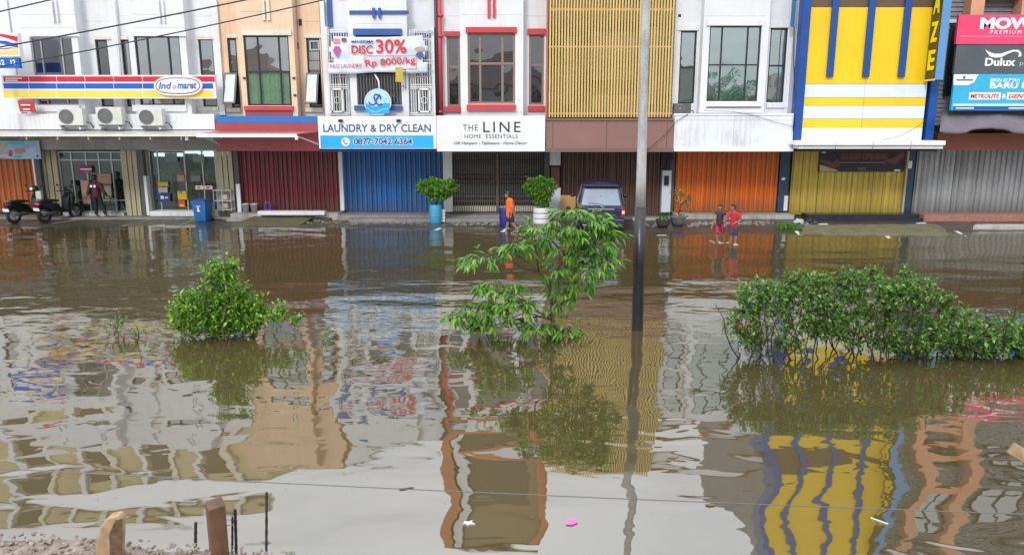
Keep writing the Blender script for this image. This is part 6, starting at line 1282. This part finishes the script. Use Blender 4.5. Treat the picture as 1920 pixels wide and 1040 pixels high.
RUBM = mat('rubble', (.22, .20, .18), .8, .35, 6, dirt=.3)
def rubble(px0, px1, py, n, lab, smin=.03, smax=.10, dy=2.5):
    b = MB()
    for i in range(n):
        X, Y = G(rng.uniform(px0, px1), py+rng.uniform(-dy, dy), .03); s = rng.uniform(smin, smax); b.obox((X, Y, max(0, ground_h(X, Y))+s*.25), s*rng.uniform(.8, 1.8), s, s*.6, tuple(rng.uniform(-.5, .5, 3)))
    o = b.build('rubble', RUBM); tag(o, lab, 'rubble', kind='stuff')
rubble(1300, 1450, 421, 140, 'broken stones along the bank under the pale step'); rubble(650, 800, 418, 150, 'dark gravelly rubble below the blue shutter', .02, .06); rubble(845, 1000, 420, 120, 'wet rubble along the kerb below the scissor gate', .03, .09); rubble(450, 640, 416, 90, 'mossy rubble below the maroon shutter', .03, .08); rubble(1190, 1310, 424, 60, 'stones around the plant pots', .03, .1)
# ramps and apron
CM = mat('mossy_concrete', (.135, .12, .07), .7, .35, 2.2, dirt=.5, dirtc=(.09, .10, .04), bump=.008, bscale=25)
def slabpoly(nm, m_, pts, th=.05, kind='structure'):
    b = MB(); p = [Vector(q) for q in pts]; n = len(p); b.add(p+[q-Vector((0, 0, th)) for q in p], [tuple(range(n)), tuple(range(2*n-1, n-1, -1))]+[(i, i+n, (i+1) % n+n, (i+1) % n) for i in range(n)]); return tag(b.build(nm, m_), kind=kind)
def gp(px, py, z): x, y = G(px, py, z); return (x, y, z)
def rough_slab(nm, m_, c4, nx_=60, ny_=8, amp=.02, edge=.1):
    """uneven cast slab: corners near-left, near-right, far-right, far-left"""
    c4 = [Vector(q) for q in c4]; vs = []; fs = []
    for j in range(ny_+1):
        for i in range(nx_+1):
            u, t = i/nx_, j/ny_; p = c4[0].lerp(c4[1], u).lerp(c4[3].lerp(c4[2], u), t)
            n1_ = mnoise.noise(Vector((p.x*1.7, p.y*1.7, 2))); n2_ = mnoise.noise(Vector((p.x*6, p.y*6, 5)))
            if j == 0: p.y += edge*(n1_+.5*n2_)
            if i in (0, nx_): p.x += edge*n1_
            p.z += amp*(n1_+.5*n2_); vs.append(tuple(p))
    a_ = len(vs)
    for i in range(nx_+1): q = vs[i]; vs.append((q[0], q[1]-.01, -.2))
    for j in range(ny_): 
        for i in range(nx_): k_ = j*(nx_+1)+i; fs.append((k_, k_+1, k_+nx_+2, k_+nx_+1))
    for i in range(nx_): fs.append((a_+i, a_+i+1, i+1, i))
    b = MB(); b.add(vs, fs); o = tag(b.build(nm, m_), kind='structure'); o.modifiers.new('s', 'SOLIDIFY').thickness = .03; return o
rough_slab('concrete_apron', CM, [gp(1502, 438, .05), gp(1788, 442, .02), gp(1760, 420, .12), gp(1512, 421, .13)], amp=.035, edge=.22)
slabpoly('kerb', CONCW, [gp(1830, 420, .14), gp(1825, 424, .14), gp(2300, 424, .14), gp(2300, 420, .14)], .2)
slabpoly('ramp', mat('brown_ramp', (.10, .075, .065), .6, .3, 3, dirt=.3), [gp(602, 397, .30), gp(590, 412, .06), gp(618, 412, .06), gp(636, 397, .30)], .06)
rough_slab('ramp', CM, [gp(432, 423, .02), gp(562, 422, .02), gp(594, 403, .20), gp(482, 403, .20)], 30, 8, .03)
rough_slab('ramp', CONCW, [gp(420, 414, .05), gp(478, 413, .05), gp(486, 398, .25), gp(447, 397, .27)], 14, 6, .02)
o = MB(); o.pbox(483, 396, 608, 403, 29.9, .35); tag(o.build('threshold', WHITE2), kind='structure')
o = MB(); o.box(WX(656, 410, 29.7), WX(1000, 410, 29.7), 29.5, 30.05, -.1, .16); tag(o.build('kerb', CONC), kind='structure')
# splash rings around the waders are left to the water; floating litter
def floater(nm, lab, px, py, pts, c, cat='litter'):
    X, Y = G(px, py); r = MB(); n = len(pts); r.add([(X+a, Y+b_, .012) for a, b_ in pts]+[(X+a*.9, Y+b_*.9, .002) for a, b_ in pts], [tuple(range(n))]+[(i, i+n, (i+1) % n+n, (i+1) % n) for i in range(n)]); tag(r.build(nm, flat(nm+'_%d' % px, c)), lab, cat)
floater('pink_wrapper', 'bright pink plastic scrap floating near the bottom edge', 1072, 980, [(-.06, -.04), (0, -.05), (.06, .0), (.05, .05), (0, .06), (-.05, .02)], (.8, .12, .42))
floater('white_scrap', 'white torn scrap floating left of the pink one', 880, 981, [(-.06, -.01), (-.02, -.02), (-.02, -.05), (.01, -.02), (.06, -.02), (.02, .01), (.03, .05), (-.01, .02), (-.05, .03)], (.7, .7, .68))
floater('brown_leaf', 'brown dead leaf floating under the wire', 1331, 947, [(-.05, 0), (-.02, -.025), (.04, -.02), (.055, .01), (.02, .025), (-.03, .02)], (.14, .09, .04), 'leaf')
floater('brown_leaf', 'thin dark twig floating below the wire left of centre', 762, 916, [(-.08, -.02), (-.03, -.02), (.07, .02), (.08, .028), (0, .01), (-.07, -.005)], (.07, .05, .035), 'twig')
floater('white_stick', 'white stick floating at the right over the yellow reflection', 1648, 977, [(-.06, .06), (-.05, .065), (.07, -.06), (.06, -.065)], (.6, .6, .58), 'stick')
pos = []; dr = []
for i in range(170):
    px = rng.uniform(0, 1920); py = 660+330*rng.random()**1.2; x, y = G(px, py)
    if rng.random() < .6: x, y = G(300+rng.normal()*180, 900+rng.normal()*30) if rng.random() < .3 else (x, y)
    if y < 5.2: continue
    pos.append((x, y, .006)); dr.append((rng.normal(), rng.normal(), 0))
ln = rng.uniform(.015, .05, len(pos)); tag(leaf_batch(np.array(pos), np.array(dr), ln, ln*.45, .0, 'floating_debris', leafmat('dead_leaf', (.05, .035, .02), (.22, .17, .08), tr=.1), None, seg=1), 'specks of dead leaves drifting on the water', 'debris')
# ==================================================================== foreground building site
Ys = 2.35
SAND = mat('cement_rubble', (.30, .245, .20), .9, .35, 30, bump=.02, bscale=45)
vs = []; fs = []; nx_, ny_ = 90, 26
for j in range(ny_+1):
    for i in range(nx_+1):
        x = -2.2+3.4*i/nx_; edge = 2.63+.0*x; 
        px = 960+x/ (2.75)*F
        y = 1.2+(2.74-1.2)*j/ny_; t = j/ny_
        z = 2.365-.085*max(0, (x+1.75))+.02*mnoise.noise(Vector((x*5, y*5, 0)))+.016*mnoise.noise(Vector((x*17, y*17, 3)))+.008*mnoise.noise(Vector((x*50, y*50, 7)))
        if t > .9: z -= (t-.9)*10*.35
        vs.append((x, y+.03*mnoise.noise(Vector((x*4, 0, 9))), z))
for j in range(ny_):
    for i in range(nx_): a = j*(nx_+1)+i; fs.append((a, a+1, a+nx_+2, a+nx_+1))
b = MB(); b.add(vs, fs); tag(b.build('rubble_heap', SAND, smooth=True), 'rough pinkish cement rubble along the slab edge, bottom left', 'rubble', kind='stuff')
b = MB(); b.box(-4, 4, -6, 2.62, 2.0, 2.25); tag(b.build('unfinished_slab', CONC), kind='structure')
b = MB()
for i in range(700):
    x = rng.uniform(-2.1, -.75); y = rng.uniform(2.25, 2.585); z = 2.375-.085*max(0, (x+1.75))+.02*mnoise.noise(Vector((x*5, y*5, 0))); s = rng.uniform(.004, .014); b.obox((x, y, z), s*1.4, s, s*.8, tuple(rng.uniform(-1, 1, 3)))
tag(b.build('pebbles', mat('pebble', (.27, .22, .18), .85, .4, 60)), 'loose pebbles and mortar crumbs on the rubble at bottom left', 'pebbles', kind='stuff')
WOOD = mat('sawn_wood', (.13, .065, .035), .6, .45, 9, streak=(70, 70, 4), dirt=.9, dirtc=(.07, .035, .02), bump=.002, bscale=60)
WOODL = mat('split_wood', (.36, .25, .14), .7, .4, 12, streak=(60, 60, 4), dirt=.8, dirtc=(.16, .09, .05), bump=.002, bscale=60)
def FP(px, py, Y): x, z = W(px, py, Y); return Vector((x, Y, z))
a, c = FP(390, 1060, 2.55), FP(427, 943, 2.55)
post = empty('timber_post', ((a.x+c.x)/2, 2.55, 2.3), 'short square reddish timber post standing at the bottom left', 'post', rz=R(33)); hgt = c.z-2.3; w = .060
b = MB(); b.add([(-w/2, -w/2, 0), (w/2, -w/2, 0), (w/2, w/2, 0), (-w/2, w/2, 0), (-w/2, -w/2, hgt-.006), (w/2, -w/2, hgt-.002), (w/2, w/2, hgt+.008), (-w/2, w/2, hgt+.002)], [(0, 3, 2, 1), (4, 5, 6, 7), (0, 1, 5, 4), (1, 2, 6, 5), (2, 3, 7, 6), (3, 0, 4, 7)]); b.build('timber', WOOD, post, local=True, bevel=.003)
MB().tube([(w/2+.0, 0, hgt-.10), (w/2+.03, -.0, hgt-.105)], .002, 5).build('nail', GREYW, post, local=True)
pl = empty('split_plank', tuple(FP(205, 1030, 2.45)), 'split pale wooden plank with a rounded top at the bottom left', 'plank'); o0 = Vector(pl.location)
prof = [FP(px, py, 2.45)-o0 for px, py in ((180, 1060), (182, 1020), (190, 985), (203, 968), (224, 963), (229, 972), (229, 1000), (226, 1060))]; b = MB(); b.prism([(p.x, p.z) for p in prof], -.012, .03); b.build('wood', WOODL, pl, local=True, bevel=.006)
b = MB(); q = [FP(px, py, 2.435)-o0 for px, py in ((207, 1060), (205, 1000), (216, 976), (228, 972), (229, 1000), (226, 1060))]; b.prism([(p.x, p.z) for p in q], -.016, -.012); b.build('bark_side', mat('dark_bark_face', (.14, .08, .05), .9, .5, 40, bump=.004, bscale=60), pl, local=True)
RB = mat('rebar_steel', (.035, .03, .03), .6, .5, 30)
def rebar(px, pyt, lab, r=.0055, Y=2.6, lean=0):
    a = FP(px+lean, 1080, Y); a.z = 2.2; t = FP(px, pyt, Y); q = empty('rebar', (a.x, Y, 2.2), lab, 'steel bar', 'steel bars sticking up at the slab edge'); n = 14; b = MB(); L_ = t-a
    b.tube([L_*(i/n) for i in range(n+1)], [r*(1.18 if i % 2 else .94) for i in range(n+1)], 7); b.build('bar', RB, q, local=True)
rebar(367, 978, 'short rusty steel bar left of the timber post'); rebar(436, 968, 'thin steel bar close to the right of the timber post', .004); rebar(441, 954, 'taller steel bar leaning close to the right of the timber post', .0055, 2.62, 4); rebar(500, 922, 'tallest steel bar, standing alone right of the timber post', .0048)
bm_ = empty('timber_end', tuple(FP(1915, 850, 2.5)), 'end of a pale sawn timber poking in at the right edge', 'timber'); o0 = Vector(bm_.location)
A = FP(1894, 838, 2.45)-o0; B = FP(2100, 960, 2.25)-o0; d = (B-A).normalized(); u_ = Vector((0, -1, 0)).cross(d).normalized(); v_ = d.cross(u_); hw, hh = .021, .018; vs = []
for p in (A, B):
    for (s1, s2) in ((-1, -1), (1, -1), (1, 1), (-1, 1)): vs.append(p+u_*hw*s1+v_*hh*s2)
b = MB(); b.add(vs, [(0, 1, 2, 3), (7, 6, 5, 4), (0, 4, 5, 1), (1, 5, 6, 2), (2, 6, 7, 3), (3, 7, 4, 0)]); b.build('wood', WOODL, bm_, local=True, bevel=.002)
# ==================================================================== what the shop windows mirror: houses and trees across the road, behind the camera
RF = mat('brown_tile_roof', (.12, .075, .06), .7, .25, 1.5); HW = mat('far_house_wall', (.40, .38, .34), .7, .1, 1)
def gable(x, y, w, d, hw_, hr, lab):
    r = empty('house', (x, y, 0), lab, 'house', 'houses across the road'); MB().box(-w/2, w/2, -d/2, d/2, -.3, hw_).build('wall', HW, r, local=True)
    b = MB(); b.add([(-w/2-.6, -d/2-.6, hw_), (w/2+.6, -d/2-.6, hw_), (w/2+.6, d/2+.6, hw_), (-w/2-.6, d/2+.6, hw_), (-w*.18, 0, hr), (w*.18, 0, hr)], [(0, 3, 2, 1), (0, 1, 5, 4), (2, 3, 4, 5), (1, 2, 5), (3, 0, 4)]); b.build('roof', RF, r, local=True)
    for q in (-.3, 0, .3): MB().box(w*q-.7, w*q+.7, d/2, d/2+.04, hw_-2.2, hw_-.8).build('window', GLD, r, local=True)
gable(-34, -38, 15, 12, 7.5, 12.5, 'hipped roof house across the road, far left'); gable(-17, -36, 13, 12, 7.5, 12.2, 'hipped roof house across the road, left of centre'); gable(-1, -40, 14, 12, 8.5, 12, 'hipped roof house across the road, centre'); gable(20, -42, 13, 12, 7, 12.5, 'hipped roof house across the road, right'); gable(40, -40, 16, 12, 7, 12, 'hipped roof house across the road, far right')
LF = leafmat('far_tree_leaf', (.02, .06, .015), (.07, .15, .03), tr=.2)
for (x, y, h_, r0, lab) in ((9, -36, 8.6, 3.2, 'round tree across the road, left one'), (14, -34, 9.5, 3.4, 'round tree across the road, middle one'), (27, -34, 9, 3.6, 'round tree across the road, right one'), (-9, -33, 8, 2.6, 'small tree across the road between the houses')):
    r = empty('broad_tree', (x, y, 0), lab, 'tree', 'trees across the road'); MB().tube([(0, 0, -.3), (.1, 0, h_*.4), (0, .1, h_*.7)], [.22, .16, .1], 8).build('trunk', BARK, r, smooth=True, local=True); n = 2600
    v_ = rng.normal(size=(n, 3)); v_ /= np.linalg.norm(v_, axis=1)[:, None]; ctr = rng.normal(size=(14, 3))*np.array([r0*.5, r0*.5, r0*.3])+np.array([0, 0, h_*.72]); pos = ctr[rng.integers(0, 14, n)]+v_*r0*.42*rng.uniform(.6, 1, n)[:, None]
    leaf_batch(pos, v_+rng.normal(size=(n, 3))*.5, rng.uniform(.3, .5, n), .22, .2, 'crown', LF, r, local=True)
